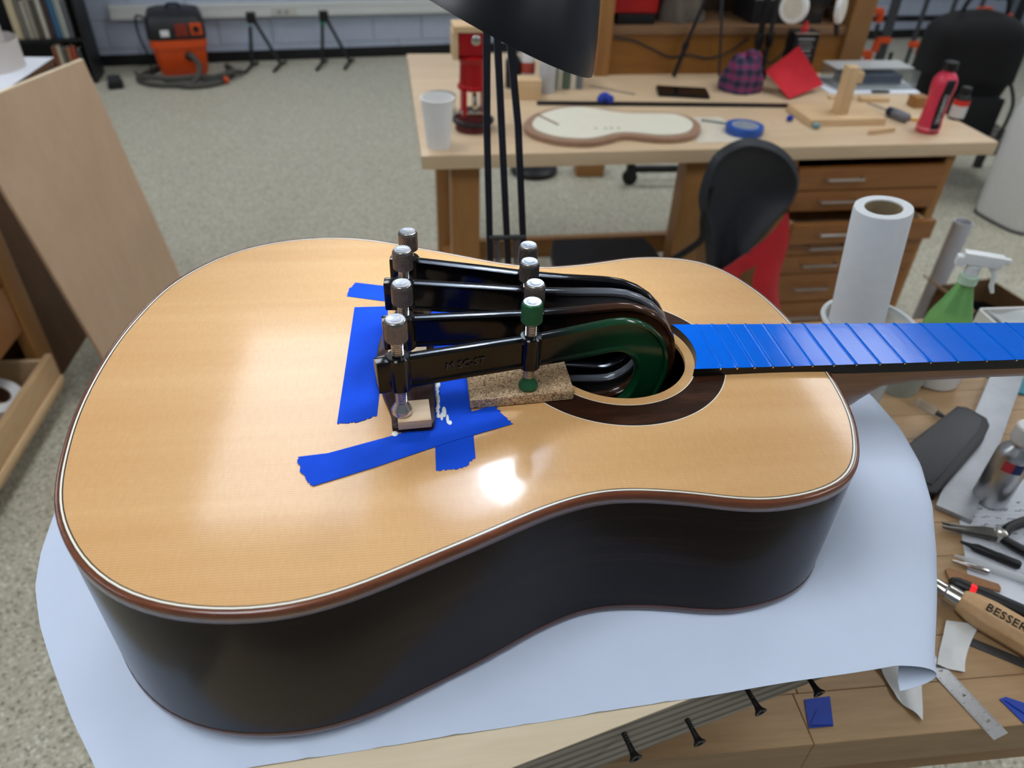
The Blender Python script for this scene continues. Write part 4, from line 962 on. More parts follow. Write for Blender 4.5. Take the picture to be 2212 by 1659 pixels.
part(MB().bb((-.152, -.03, .0605), (.152, .077, .063)), 'lid', M_FROST, bxp)
solo(MB().bb((1.600, 2.150, TZ + .0034), (1.665, 2.162, TZ + .010)), 'black_clip', M_BLACK, 'small black binder clip on the edge of the papers', 'clip', bevel=.001)
# wooden stand
wst = put('wooden_stand', 'small T-shaped wooden stand with upright post on a square base', 'stand', 1.335, 1.893)
part(MB().bb((-.130, -.085, 0), (.130, .080, .022)), 'base_board', M_LIGHTWOOD, wst, bevel=.002); part(MB().bb((-.018, -.040, .0222), (.018, -.002, .165)), 'post', wood('light_wood_z', 'c9a77c', 'dcc096', (40, 40, 3), rough=.55), wst, bevel=.0015); part(MB().bb((.0185, -.038, .118), (.036, -.006, .150)), 'peg', M_LIGHTWOOD, wst, bevel=.0015)
# pink drink bottle with vertical lettering
pk = put('drink_bottle', 'pink sports-drink bottle with black side band and vertical white lettering', 'bottle', 1.577, 1.755)
M_PINK = pm('pink_label', 'd2354f', .35, var=.1, vs=40)
prof = [(.030, 0), (.035, .004), (.036, .02), (.033, .040), (.032, .110), (.0345, .125), (.036, .140), (.034, .158), (.026, .172), (.017, .180), (.0165, .184)]
part(MB().lathe(prof, 36), 'bottle', M_PINK, pk); part(MB().lathe([(.020, .1842), (.0205, .186), (.0205, .206), (.019, .208), (0, .208)], 28), 'cap', M_BLACK, pk)
part(MB().grid(lambda u, v: (lambda r, a: (r * math.cos(a), r * math.sin(a), .008 + v * .155))(interp(.008 + v * .155, [(z, r) for r, z in prof]) + .0006, math.radians(244 + 48 * u - 6 * math.sin(v * PI))), 10, 24), 'black_band', pm('black_label', '0d0c0e', .4, var=0), pk)
part(MB().grid(lambda u, v: (.0352 * math.cos(math.radians(240 + 25 * u)), .0352 * math.sin(math.radians(240 + 25 * u)), .128 + v * .020), 6, 3), 'silver_emblem', pm('emblem_silver', 'a8a9ad', .4, .5), pk)
av = math.radians(267); TMb = Matrix.Translation(Vector((.0340 * math.cos(av), .0340 * math.sin(av), .072))) @ Matrix.Rotation(av, 4, 'Z') @ Matrix(((0, 0, 1, 0), (0, 1, 0, 0), (-0, 0, 0, 0), (0, 0, 0, 1))) if False else None
ex_ = Vector((0, 0, 1)); ez_ = Vector((math.cos(av), math.sin(av), 0)); ey_ = ez_.cross(ex_)
TMb = Matrix.Translation(ez_ * .0342 + Vector((0, 0, .075))) @ Matrix((ex_, ey_, ez_)).transposed().to_4x4()
me = text_mesh('BODYARMOR', .0185, TMb); link('lettering', me, pm('print_white', 'e2e2e2', .5, var=0), pk)
part(MB().lathe([(.0362, .012), (.0364, .013), (.0364, .018), (.036, .019)], 36), 'label_edge', pm('pale_pink', 'e07a86', .4), pk)
# supplement bottle
sb = put('small_bottle', 'small bottle with black cap and white-red label at the far bench edge', 'bottle', 1.752, 1.880)
part(MB().lathe([(.022, 0), (.024, .003), (.024, .006)], 28), 'base', M_BLACK, sb); part(MB().lathe([(.0241, .0062), (.0241, .058)], 28), 'label', pm('label_white', 'c9c9c7', .5, var=.03), sb)
part(MB().lathe([(.0242, .0445), (.0245, .0450), (.0245, .0605), (.0241, .061)], 28), 'red_band', pm('label_red', 'd32a1c', .45, var=0), sb); part(MB().lathe([(.0238, .0612), (.022, .070), (.015, .078), (.0135, .080)], 28), 'shoulder', M_BLACK, sb); part(MB().lathe([(.016, .0802), (.016, .098), (.014, .100), (0, .100)], 24), 'cap', M_BLACK, sb)
# marker, pencil, shims, blocks, tape roll
t = thing('screwdriver', 'short screwdriver with clear dark-tipped handle on the far bench', 'screwdriver', (1.53, 1.90, TZ + .0004)); dd = Vector((.04, -.115, 0)).normalized(); M3 = frame_to(dd)
wpart(MB().lathe([(.003, -.085), (.003, 0)], 10, M3, Vector((1.525, 1.915, TZ + .016))), 'shaft', M_STEEL, t); wpart(MB().lathe([(.006, 0), (.014, .006), (.0155, .028)], 18, M3, Vector((1.525, 1.915, TZ + .016))), 'dark_tip', pm('navy_tip', '1c2138', .4), t); wpart(MB().lathe([(.0155, .0282), (.0150, .080), (.010, .088), (0, .089)], 18, M3, Vector((1.525, 1.915, TZ + .016))), 'handle', pm('smoky_handle', '7c8089', .25, trans=.3), t)
solo(MB().tube([(1.575, 1.860, TZ + .0045), (1.66, 1.838, TZ + .0045)], .0040, 6), 'pencil', pm('pencil_yellow', 'd9a520', .5, var=.05), 'yellow pencil lying behind the pink bottle', 'pencil')
solo(MB().prism([(1.366, 1.722), (1.374, 1.742), (1.470, 1.778), (1.468, 1.752)], TZ + .0004, TZ + .014), 'wood_shim', M_LIGHTWOOD, 'pale wooden shim near the front edge of the far bench', 'wood piece', bevel=.001)
solo(MB().prism([(1.41, 2.085), (1.50, 2.085), (1.50, 2.105), (1.41, 2.105)], TZ + .0004, TZ + .009), 'wood_strip', M_LIGHTWOOD, 'thin wooden strip in front of the papers, left one', 'wood piece', bevel=.001)
solo(MB().prism([(1.51, 2.055), (1.61, 2.050), (1.61, 2.082), (1.51, 2.086)], TZ + .0004, TZ + .014), 'wood_offcut', M_LIGHTWOOD, 'flat wooden offcut in front of the clear tray', 'wood piece', bevel=.001)
solo(MB().prism([(1.665, 1.985), (1.715, 1.985), (1.715, 2.035), (1.665, 2.035)], TZ + .0004, TZ + .035), 'wood_cube', M_OAK, 'small wooden cube behind the pink bottle', 'wood piece', bevel=.002)
tr = put('tape_roll', 'roll of blue masking tape near the front of the far bench', 'tape roll', .975, 1.752)
part(MB().shell([(.040, 0), (.0565, 0), (.0570, .001), (.0570, .023), (.0565, .024), (.040, .024)], 44), 'tape', pm('tape_roll_blue', '23509f', .5, var=.08, vs=10), tr, ang=40); part(MB().shell([(.0375, .0005), (.0398, .0005), (.0398, .0235), (.0375, .0235)], 40), 'core', pm('core_card', 'a8b4c4', .8), tr)
solo(MB().ball((1.165, 1.855, TZ + .0108), .010, 10, (1.2, 1, 1)), 'blue_scrap', MATS['tape_wad_blue'], 'tiny blue tape wad left of the wooden stand', 'tape')
solo(MB().ball((1.222, 1.785, TZ + .0098), .0095, 10, (1.6, 1.1, 1)), 'teal_scrap', pm('teal_scrap', '6f8f92', .7), 'tiny grey-teal scrap in front of the wooden stand', 'scrap')
solo(MB().prism([(.80, 1.665), (.955, 1.672), (.955, 1.90), (.86, 1.90)], TZ + .0004, TZ + .0012), 'plan_sheet', pm('plan_paper', 'cfc6b4', .8, var=.05), 'cream plan sheet beside the guitar template', 'paper')
# guitar-shaped template in a rimmed mould
mo = [(.298, 1.771), (.318, 1.845), (.355, 1.900), (.422, 1.952), (.500, 1.972), (.570, 1.945), (.636, 1.906), (.741, 1.903), (.805, 1.888), (.842, 1.832), (.840, 1.762), (.800, 1.694), (.740, 1.664), (.675, 1.664), (.588, 1.690), (.530, 1.658), (.465, 1.634), (.380, 1.650), (.318, 1.705)]
mo = smooth_closed(mo, 5)
TMt = thing('guitar_template', 'cream guitar-shaped template set in a brown rimmed mould', 'template', (.57, 1.80, TZ + .0004))
wpart(MB().prism(mo, TZ + .0004, TZ + .016), 'mould', wood('walnut_rim', '8a6a54', 'a5846c', (10, 10, 10), rough=.5), TMt, bevel=.003)
c0 = (.57, 1.80); inn = offset(mo, -.026 if True else .026)
area = sum(mo[i - 1][0] * mo[i][1] - mo[i][0] * mo[i - 1][1] for i in range(len(mo)))
inn = offset(mo, -.024 if area > 0 else .024)
for _ in range(2): inn = [tuple((inn[i - 1][k] + 2 * inn[i][k] + inn[(i + 1) % len(inn)][k]) / 4 for k in (0, 1)) for i in range(len(inn))]
wpart(MB().prism(inn, TZ + .0162, TZ + .020), 'template_face', M_CREAM, TMt)
wpart(MB().prism([(.345, 1.868), (.352, 1.874), (.405, 1.775), (.398, 1.770)], TZ + .0201, TZ + .0210), 'brown_bar', wood('bar_brown', '6d5646', '8a7160', (9, 9, 9)), TMt)
mk = MB()
for x in (.505, .535, .553, .575): mk.bb((x, 1.735, TZ + .0201), (x + .008, 1.748, TZ + .0204))
wpart(mk, 'pencil_marks', pm('pencil_grey', 'a5a397', .8, var=0), TMt, kind='stuff')
mk2 = MB()
solo(MB().tube([(.875, 1.86, TZ + .0055), (.99, 1.80, TZ + .0055)], .0040, 8), 'grey_pencil', pm('pencil_lead_grey', '8d968f', .5), 'grey mechanical pencil beside the template', 'pencil')

# ------------------------------------------------------------------ chair with red cloth
CHR = thing('office_chair', 'dark grey moulded chair with curved backrest at the far workbench', 'chair', (.86, 1.42, 0))
M_CHAIR = pm('chair_shell', '23272d', .5, var=.06)
bko = [(.753, .905), (.772, .950), (.837, .975), (.92, .955), (.985, .912), (1.022, .862), (1.028, .822), (1.012, .782), (.975, .735), (.94, .685), (.905, .62), (.885, .54), (.85, .52), (.825, .60), (.795, .71), (.765, .79), (.748, .845)]
bko = smooth_closed(bko, 4); nb_ = len(bko); bc = (.885, .80)
bkm = MB(); rings = (1, .93, .80, .6, .35, .12)
for s_ in rings:
    for x, z in bko:
        X, Z = bc[0] + (x - bc[0]) * s_, bc[1] + (z - bc[1]) * s_; bkm.v.append(Vector((X, 1.425 + .22 * (X - .885) + .050 * (1 - s_ * s_) - .010 * s_ ** 8, Z)))
for k in range(len(rings) - 1):
    for i_ in range(nb_): bkm.f.append((k * nb_ + i_, k * nb_ + (i_ + 1) % nb_, (k + 1) * nb_ + (i_ + 1) % nb_, (k + 1) * nb_ + i_))
bkm.f.append(tuple(range((len(rings) - 1) * nb_, len(rings) * nb_)))
wpart(bkm, 'backrest', M_CHAIR, CHR, solid=-.022, ang=60)
def seatp(u, v):
    s, t = (u - .5) * 2, (v - .5) * 2; rr = 1 - .12 * (s * s * t * t)
    return (.60 + .185 * s * rr, 1.74 + .20 * t * rr, .455 + .012 * (s * s) - .006)
wpart(MB().grid(seatp, 16, 16), 'seat', M_CHAIR, CHR, solid=.03, recalc=False)
wpart(MB().tube(smooth_open([(.765, 1.405, .86), (.757, 1.40, .78), (.765, 1.40, .715), (.735, 1.42, .665), (.70, 1.47, .60), (.70, 1.56, .53), (.72, 1.62, .470)], 5), .0105, 10), 'armrest', M_BLACK, CHR)
wpart(MB().tube(smooth_open([(.875, 1.46, .62), (.84, 1.50, .50), (.76, 1.58, .42), (.68, 1.68, .415)], 5), .014, 10), 'back_bracket', M_BLACK, CHR)
wpart(MB().cyl((.60, 1.74, .08), (.60, 1.74, .425), .024, .024, 18), 'column', M_BLACK, CHR)
for k in range(5):
    a = 2 * PI * k / 5 + .3; e = Vector((.60 + .22 * math.cos(a), 1.74 + .22 * math.sin(a), .065))
    L_ = wpart(MB().tube([(.60, 1.74, .10), e], [.022, .013], 8), 'base_leg', M_BLACK, CHR)
    wpart(MB().lathe([(.010, -.012), (.026, -.010), (.027, 0), (.026, .010), (.010, .012)], 18, frame_to((math.sin(a), -math.cos(a), 0)), (e.x, e.y, .0275)), 'caster', M_BLACK, L_)
def redc(u, v):      # red garment hanging over the lower back of the chair
    A_, B_, C_, D_ = Vector((.985, 1.375, .800)), Vector((.80, 1.375, .600)), Vector((1.020, 1.345, .50)), Vector((.80, 1.345, .40))
    p = (A_ * (1 - u) + B_ * u) * (1 - v) + (C_ * (1 - u) + D_ * u) * v
    p.y += -.012 * math.sin(u * 9) * (.3 + v) - .02 * math.sin(v * PI * .5) * .5; p.x += .01 * math.sin(v * 7 + u * 4); p.z -= .02 * math.sin(u * PI) * (1 - v); return p
def redc1(u, v): return redc(u * .34, v)
def redc2(u, v): p = redc(.50 + u * .50, v * .9); return p
rg = MB().grid(redc1, 10, 16); rg.grid(redc2, 12, 16); rg.grid(lambda u, v: redc(.34 + u * .16, v * .28), 6, 6)
RGc = solo(rg, 'red_garment', M_REDCLOTH, 'red garment hung over the back of the dark chair', 'clothing', solid=.005, recalc=False, ang=70)
blt = MB().grid(lambda u, v: (.765 + .05 * u, 1.40 + .03 * v, .60 + .02 * math.sin(u * 5)), 4, 4)

# ------------------------------------------------------------------ under and behind the far bench
st = thing('stand_base', 'round black weighted stand base on the floor behind the far bench', 'stand base', (.62, 3.70, 0))
part(MB().lathe([(.12, 0), (.135, .006), (.135, .030), (.12, .040), (.03, .046), (.026, .075), (0, .076)], 40), 'disc', M_BLACK, st)
part(MB().lathe([(.020, .0762), (.016, .10), (0, .101)], 20), 'socket_stub', M_BLACKM, st)
solo(MB().bb((.86, 3.62, 0), (1.02, 3.74, .10)), 'wood_box', M_OAK, 'small wooden box on the floor beyond the bench legs', 'box', bevel=.004)
dl = thing('caster_dolly', 'black caster dolly leg on the floor behind the far bench', 'dolly', (1.33, 3.50, 0))
part(MB().bb((-.20, -.02, .075), (.28, .02, .105)), 'bar', M_BLACK, dl, bevel=.004)
for x in (-.19, .26):
    c_ = part(MB().lathe([(.015, -.016), (.042, -.014), (.044, 0), (.042, .014), (.015, .016)], 24, frame_to((0, 1, 0)), (x, -.0, .044)), 'caster', M_BLACK, dl); part(MB().bb((x - .022, -.024, .060), (x + .022, .024, .120)), 'fork', M_BLACKM, c_, bevel=.003)
part(MB().bb((-.205, -.018, .10), (-.175, .018, .19)), 'upright', M_BLACK, dl, bevel=.004)
# open wooden hutch standing on the back of the far bench, with clutter
HU = Vector((1.0, 2.395, TZ + .0004))
SU = thing('shelf_hutch', 'open wooden hutch with brown lower panel on the back of the far bench', 'shelf', HU, BA)
def hz_(z): return z - HU.z
part(MB().bb((-.372, -.012, 0), (-.320, .29, 1.0)), 'side_post', M_OAK_Z, SU, bevel=.003); part(MB().bb((.585, -.012, 0), (.672, .29, 1.0)), 'side_post', wood('shelf_post', '76522c', '94693a', (22, 22, 2), rough=.55), SU, bevel=.003)
part(MB().bb((-.32, .010, 0), (.585, .030, hz_(1.028))), 'front_panel', wood('brown_panel', '7a4d1c', '94631f', (2, 14, 14), rough=.5), SU)
part(MB().bb((-.32, .0, hz_(1.0285)), (.585, .29, hz_(1.056))), 'shelf', wood('dim_shelf', '6d4d33', '8a6a4a', (2, 14, 14), rough=.6), SU, bevel=.002)
part(MB().bb((-.32, .27, hz_(1.056)), (.585, .29, 1.0)), 'back_panel', pm('dim_back', '3b2a1e', .8), SU); part(MB().bb((-.32, .0, .60), (.585, .27, .625)), 'shelf', MATS['dim_shelf'], SU, bevel=.002)
def onshelf(x, y, z=1.0565): p = HU + RZ(BA) @ Vector((x, y, 0)); return (p.x, p.y, z)
rt = thing('red_tool_case', 'red tool case with black base on the hutch shelf', 'case', onshelf(-.235, .12), BA)
part(MB().bb((-.08, -.08, .035), (.09, .08, .17)), 'case', M_RED, rt, bevel=.008); part(MB().bb((-.06, -.09, 0), (.08, .07, .034)), 'black_base', M_BLACK, rt, bevel=.005)
gb = crumple(onshelf(-.03, .13), 0, .095, .08, .13, 9, 'grey_bag', pm('grey_canvas', '6a6258', .9, var=.15), 'slumped grey canvas bag on the hutch shelf')
gb['category'] = 'bag'
db = thing('dark_box', 'dark box with pale stripe on the hutch shelf behind the respirator', 'box', onshelf(.30, .13), BA); part(MB().bb((-.08, -.09, 0), (.20, .09, .14)), 'body', pm('box_dark', '1d1c1d', .6), db, bevel=.004); part(MB().bb((-.081, -.0912, .08), (.201, -.0903, .095)), 'stripe', M_GREY, db)
solo(MB().tube(smooth_open([(.69, 2.372, 1.022), (.76, 2.375, 1.012), (.83, 2.378, .985), (.91, 2.382, .955), (.98, 2.385, .962), (1.06, 2.388, .950), (1.14, 2.392, .975), (1.20, 2.395, 1.02)], 6), .0045, 8), 'power_cord', M_BLACK, 'black cord sagging across the brown panel of the hutch', 'cord')
solo(MB().tube(smooth_open([(1.24, 2.398, 1.03), (1.27, 2.400, .97), (1.30, 2.402, .93), (1.345, 2.404, .96), (1.38, 2.405, 1.02)], 6), .0035, 8), 'power_cord', M_BLACK, 'thin black cable looping down beside the black tin', 'cord')
# slim black stands rising behind the bench
ls = thing('light_stand', 'black tripod stand with slanted leg on the far bench', 'stand', (1.0, 2.355, TZ + .0004))
wpart(MB().tube([(.950, 2.352, 1.00), (1.035, 2.352, 1.28)], .0062, 10), 'upper_leg', M_BLACK, ls); wpart(MB().tube([(.922, 2.345, TZ + .006), (.955, 2.351, 1.015)], .0080, 10), 'lower_leg', M_BLACK, ls); wpart(MB().lathe([(.011, -.014), (.011, .014)], 14, frame_to((.08, .0, .28)), (.950, 2.351, 1.0)), 'leg_lock', M_BLACKM, ls)
wpart(MB().tube([(1.04, 2.355, 1.27), (1.04, 2.355, 1.75)], .009, 12), 'column', M_BLACK, ls); wpart(MB().tube([(1.04, 2.355, 1.28), (1.10, 2.358, TZ + .006)], .0045, 10), 'leg', M_DARKGREY, ls); wpart(MB().tube([(1.04, 2.355, 1.28), (1.04, 2.29, 1.10)], .006, 10), 'brace', M_BLACK, ls)
for nm, x, y, lab in (('pole_stand', 1.222, 2.345, 'thick black upright pole behind the plaid cloth'), ('pole_stand', 1.262, 2.352, 'thin grey-black pole beside the thick upright pole')):
    r = .011 if x < 1.24 else .008
    t = thing(nm, lab, 'stand', (x, y, TZ + .0004)); part(MB().tube([(0, 0, .03), (-.012, 0, .9)], r, 12), 'pole', M_BLACK if x < 1.24 else M_DARKGREY, t); part(MB().lathe([(.0, 0), (.018, 0), (.019, .01), (.017, .03), (.010, .04)], 20), 'foot', M_BLACKM, t)
    part(MB().lathe([(r + .003, .11), (r + .005, .115), (r + .005, .15), (r + .003, .155)], 16), 'clutch', M_BLACK, t)
# respirator hanging from a hook on a stand post
RP = thing('respirator', 'black respirator mask with two white round filters hanging above the bench', 'mask', (1.335, 2.215, 1.165), BA)
part(MB().ball((0, .02, .02), .062, 24, (1, .7, .9)), 'face_piece', M_BLACK, RP)
for s in (-1, 1):
    F_ = part(MB().lathe([(.020, .0), (.047, .004), (.050, .010), (.047, .020), (.040, .023), (0, .021)], 32, frame_to((s * .72, -.68, .1)), (s * .076, -.01, -.008)), 'filter', M_WHITE, RP); part(MB().lathe([(.034, .0232), (.0, .0236)], 28, frame_to((s * .72, -.68, .1)), (s * .076, -.01, -.008)), 'filter_face', pm('filter_beige', 'c9c2b0', .8), F_)
part(MB().tube(smooth_open([(-.05, .03, .05), (-.03, .05, .25), (0, .055, .44), (.03, .05, .25), (.05, .03, .05)], 6), .006, 6), 'head_strap', M_BLACK, RP); part(MB().tube(smooth_open([(.07, .02, -.01), (.10, .02, -.05), (.115, .01, -.10)], 5), .009, 8), 'loose_strap', pm('strap_brown', '2a1e16', .8), RP)
hk = thing('ceiling_hook', 'long wire hook that carries the respirator', 'hook', (1.335, 2.27, 1.605), BA); part(MB().tube([(0, 0, 0), (0, -.03, -.004), (0, -.03, .03)], .003, 8), 'hook', M_STEEL, hk); part(MB().tube([(0, 0, 0), (0, 0, 1.28)], .003, 8), 'wire', M_STEEL, hk)

# ------------------------------------------------------------------ right background: clamps, bag, appliance
random.seed(21)
CK = thing('clamp_rack', 'dark metal rack that holds the bar clamps against the wall', 'rack', (3.4, 4.75, 0), math.radians(5))
for x in (-.55, .75): part(MB().bb((x - .02, -.02, 0), (x + .02, .02, 1.5)), 'post', M_BLACKM, CK, bevel=.002)
for z in (.10, .62, 1.25): part(MB().bb((-.57, -.015, z), (.77, .012, z + .035)), 'rail', M_BLACKM, CK, bevel=.002)
def bar_clamp(x, y, lean, jaws, label, L=1.3, wbar=.03):
    t = thing('bar_clamp', label, 'clamp', (x, y, .004), math.radians(5), 'bar clamps on the rack')
    Rl = Matrix.Rotation(lean, 3, 'Y'); b = MB().bb((-wbar / 2, -.005, 0), (wbar / 2, .005, L)); b.v = [Rl @ p for p in b.v]; part(b, 'bar', pm('bar_steel', '4a4c50', .5, .6), t)
    for z, s in jaws:
        j = MB().prism([(-.05 * s, -.018), (.055 * s, -.018), (.055 * s, .018), (-.05 * s, .018)], 0, .05); j.v = [Vector((p.x, p.y * 1 - (.07 if p.x * s < 0 else 0) * .0, p.z)) for p in j.v]
        j = MB().box((.022 * s, -.012, z), (.10, .04, .036)); j.box((.064 * s, -.012, z - .035), (.034, .04, .07)); j.v = [Rl @ p for p in j.v]; part(j, 'jaw', M_ORANGE, t, bevel=.008)
    h = MB().tube([Rl @ Vector((.07, -.012, jaws[0][0] - .08)), Rl @ Vector((.07, -.012, jaws[0][0] - .17))], .014, 10); part(h, 'handle', pm('clamp_handle', '20241f', .5), t)
bar_clamp(2.96, 4.62, -.03, [(.70, 1), (.44, 1)], 'orange-jawed bar clamp nearest the wooden hutch post')
bar_clamp(3.12, 4.64, -.02, [(.52, -1)], 'wide-barred clamp with one low orange jaw beside the hutch post', wbar=.07)
bar_clamp(3.32, 4.66, .02, [(.49, 1)], 'orange-jawed bar clamp left of the black bag')
bar_clamp(3.52, 4.67, .03, [(.58, -1)], 'orange-jawed bar clamp half hidden by the black bag')
bar_clamp(3.76, 4.70, .0, [(.70, 1)], 'orange-jawed bar clamp above the black bag, left one')
bar_clamp(3.96, 4.71, .02, [(.66, -1)], 'orange-jawed bar clamp above the black bag, right one')
BG = thing('black_bag', 'big black tool bag on a low crate at the right', 'bag', (2.95, 3.55, .26), math.radians(-8))
def bagp(u, v):
    th = u * 2 * PI; c, s = math.cos(th), math.sin(th); k = (abs(c) ** 4 + abs(s) ** 4) ** -.25; e = math.sin(min(1, v * 1.25) * PI / 2) ** .4 if v < .5 else (1 if v < .8 else math.cos((v - .8) / .2 * PI / 2) ** .5)
    return (.26 * c * k * e * (1 - .1 * v), .17 * s * k * e * (1 + .03 * math.sin(5 * th)), v * .66)
part(MB().grid(bagp, 48, 24), 'body', pm('black_cordura', '040406', .85, var=.2), BG, ang=70)
part(MB().tube(smooth_open([(-.12, 0, .64), (-.08, 0, .72), (.08, 0, .72), (.12, 0, .64)], 6), .012, 8), 'handle', M_BLACK, BG); part(MB().bb((-.18, -.20, .06), (.18, -.155, .26)), 'pocket', pm('black_pocket', '0b0c0f', .8), BG, bevel=.015); part(MB().tube(smooth_open([(.24, -.03, .34), (.30, -.08, .2), (.27, -.12, .02)], 6), .010, 6), 'side_strap', M_BLACK, BG)
CRt = thing('slatted_crate', 'low dark slatted crate under the black bag', 'crate', (2.95, 3.55, 0), math.radians(-8))
for k in range(6): part(MB().bb((-.34, -.25 + k * .09, .235), (.46, -.19 + k * .09, .258)), 'slat', pm('grey_slat', '5a564e', .7), CRt, bevel=.002)
for x in (-.32, .43):
    for y in (-.22, .22): part(MB().bb((x - .02, y - .02, 0), (x + .02, y + .02, .234)), 'leg', M_DARKGREY, CRt, bevel=.002)
AP = thing('air_purifier', 'white rounded appliance with slatted grey vent on top at the right edge', 'appliance', (3.17, 2.96, 0), math.radians(12))
def sq(r, n=56, p=4):
    return [(r[0] * (abs(math.cos(a)) ** (2 / p)) * math.copysign(1, math.cos(a)), r[1] * (abs(math.sin(a)) ** (2 / p)) * math.copysign(1, math.sin(a))) for a in [2 * PI * k / n for k in range(n)]]
ap = MB(); lv = [(.165, .0), (.185, .01), (.19, .04), (.20, .30), (.205, .55), (.195, .60), (.17, .615)]
for r, z in lv: ap.v += [Vector((x, y, z)) for x, y in sq((r, r * .95))]
for k in range(len(lv) - 1):
    for i in range(56): ap.f.append((k * 56 + i, k * 56 + (i + 1) % 56, (k + 1) * 56 + (i + 1) % 56, (k + 1) * 56 + i))
ap.f.append(tuple(range(56))[::-1]); ap.f.append(tuple(range((len(lv) - 1) * 56, len(lv) * 56)))
part(ap, 'body', M_WHITE, AP, ang=40); part(MB().prism(sq((.192, .182)), .0, .012), 'base', M_DARKGREY, AP)
VG = part(MB().bb((-.13, -.12, .6155), (.13, .13, .620)), 'vent_recess', M_GREY, AP)
for k in range(9): part(MB().box((-.112 + k * .028, .005, .630), (.008, .24, .018), Matrix.Rotation(.35, 3, 'Y')), 'slat', M_WHITE, VG)
# white tube and brown box beside the drawer cabinet
TBm = MB().shell([(.030, 0), (.034, 0), (.034, .49), (.030, .49)], 32); solo(TBm, 'mailing_tube', pm('tube_white', 'c3c6cc', .6, var=.03), 'white mailing tube standing beside the drawer cabinet', 'tube').location = (1.985, 1.93, .003)
bb_ = thing('cardboard_box', 'open brown cardboard box on the floor beside the drawer cabinet', 'box', (2.02, 1.70, 0), math.radians(10))
bw2 = MB()
for a, b in (((-.12, -.12, 0), (.12, .12, .004)), ((-.12, -.12, 0), (-.115, .12, .30)), ((.115, -.12, 0), (.12, .12, .30)), ((-.12, -.12, 0), (.12, -.115, .30)), ((-.12, .115, 0), (.12, .12, .30))): bw2.bb(a, b)
part(bw2, 'walls', pm('cardboard', '6e5436', .85), bb_); fl = MB().box((-.165, 0, .325), (.11, .24, .004), Matrix.Rotation(.6, 3, 'Y')); part(fl, 'flap', pm('cardboard_light', 'a48a6c', .85), bb_)
crumple((2.02, 1.70, .006), 0, .10, .10, .24, 2, 'dark_liner', M_BLACK, 'black plastic bag stuffed in the cardboard box')['category'] = 'bag'

# ------------------------------------------------------------------ left background
# leaning plywood panel
PB = [Vector((-1.085, 1.735, .004)), Vector((-.945, 2.235, .004)), Vector((-1.040, 2.122, 1.0)), Vector((-1.180, 1.622, 1.0))]
nrm = (PB[1] - PB[0]).cross(PB[3] - PB[0]).normalized() * .012
if nrm.y > 0: pass
PLW = thing('plywood_panel', 'tall plain plywood panel leaning at the left', 'panel', (-1.05, 2.03, 0))
pl_ = MB().add([p for p in PB] + [p - nrm for p in PB], [(0, 1, 2, 3), (7, 6, 5, 4), (0, 4, 5, 1), (1, 5, 6, 2), (2, 6, 7, 3), (3, 7, 4, 0)]); wpart(pl_, 'sheet', wood('pinkish_ply', 'c0a183', 'd2b698', (6, 6, 2), rough=.6, bump=.03), PLW)
te = (PB[2] - PB[3]); eb = MB().add([PB[2] + Vector((0, 0, .0003)), PB[3] + Vector((0, 0, .0003)), PB[3] - nrm + Vector((0, 0, .0003)), PB[2] - nrm + Vector((0, 0, .0003)), PB[2] + Vector((0, 0, .004)), PB[3] + Vector((0, 0, .004)), PB[3] - nrm + Vector((0, 0, .004)), PB[2] - nrm + Vector((0, 0, .004))], [(0, 1, 2, 3), (7, 6, 5, 4), (0, 4, 5, 1), (1, 5, 6, 2), (2, 6, 7, 3), (3, 7, 4, 0)])
wpart(eb, 'top_edge', pm('pale_edge', 'e6d3b4', .6), PLW)
# cabinet with open drawer
LC = thing('wooden_cabinet', 'brown wooden cabinet with open bottom drawer at the left edge', 'cabinet', (-1.62, 1.55, 0))
lc = MB(); lc.bb((-1.95, .95, .05), (-1.32, 1.745, .07)); lc.bb((-1.95, .95, .05), (-1.93, 1.745, .90)); lc.bb((-1.95, .95, .05), (-1.32, .97, .90)); lc.bb((-1.95, 2.54, .05), (-1.34, 2.56, .90)); lc.bb((-1.95, .95, .88), (-1.32, 2.56, .90)); lc.bb((-1.345, 1.745, .0), (-1.325, 2.56, .88)); lc.bb((-1.95, 1.725, .05), (-1.32, 1.745, .88))
wpart(lc, 'carcass', wood('dark_side', '4a2c12', '6b451f', (14, 14, 2), rough=.55), LC)
wpart(MB().bb((-1.322, 1.685, .04), (-1.285, 1.775, .90)), 'post', M_OAK_Z, LC, bevel=.003); wpart(MB().bb((-1.322, .95, .04), (-1.285, 1.0, .90)), 'post', M_OAK_Z, LC, bevel=.003)
wpart(MB().bb((-1.325, .96, .04), (-1.287, 1.684, .075)), 'rail', M_OAK, LC, bevel=.002)
for z0, z1 in ((.30, .46), (.47, .65), (.66, .84)):
    d_ = wpart(MB().bb((-1.312, 1.004, z0), (-1.290, 1.680, z1)), 'drawer', M_DRAWER, LC, bevel=.003); q_ = MB().tube([(-1.290, 1.28, (z0 + z1) / 2), (-1.268, 1.285, (z0 + z1) / 2), (-1.268, 1.395, (z0 + z1) / 2), (-1.290, 1.40, (z0 + z1) / 2)], .0045, 8); q_.v = [p - Vector(LC.location) for p in q_.v]; part(q_, 'handle', M_CHROME, d_)
od = wpart(MB().bb((-1.250, 1.02, .085), (-1.230, 1.672, .215)), 'open_drawer', wood('pale_drawer', 'b08e66', 'c6a67c', (9, 2, 9), rough=.55), LC, bevel=.003)
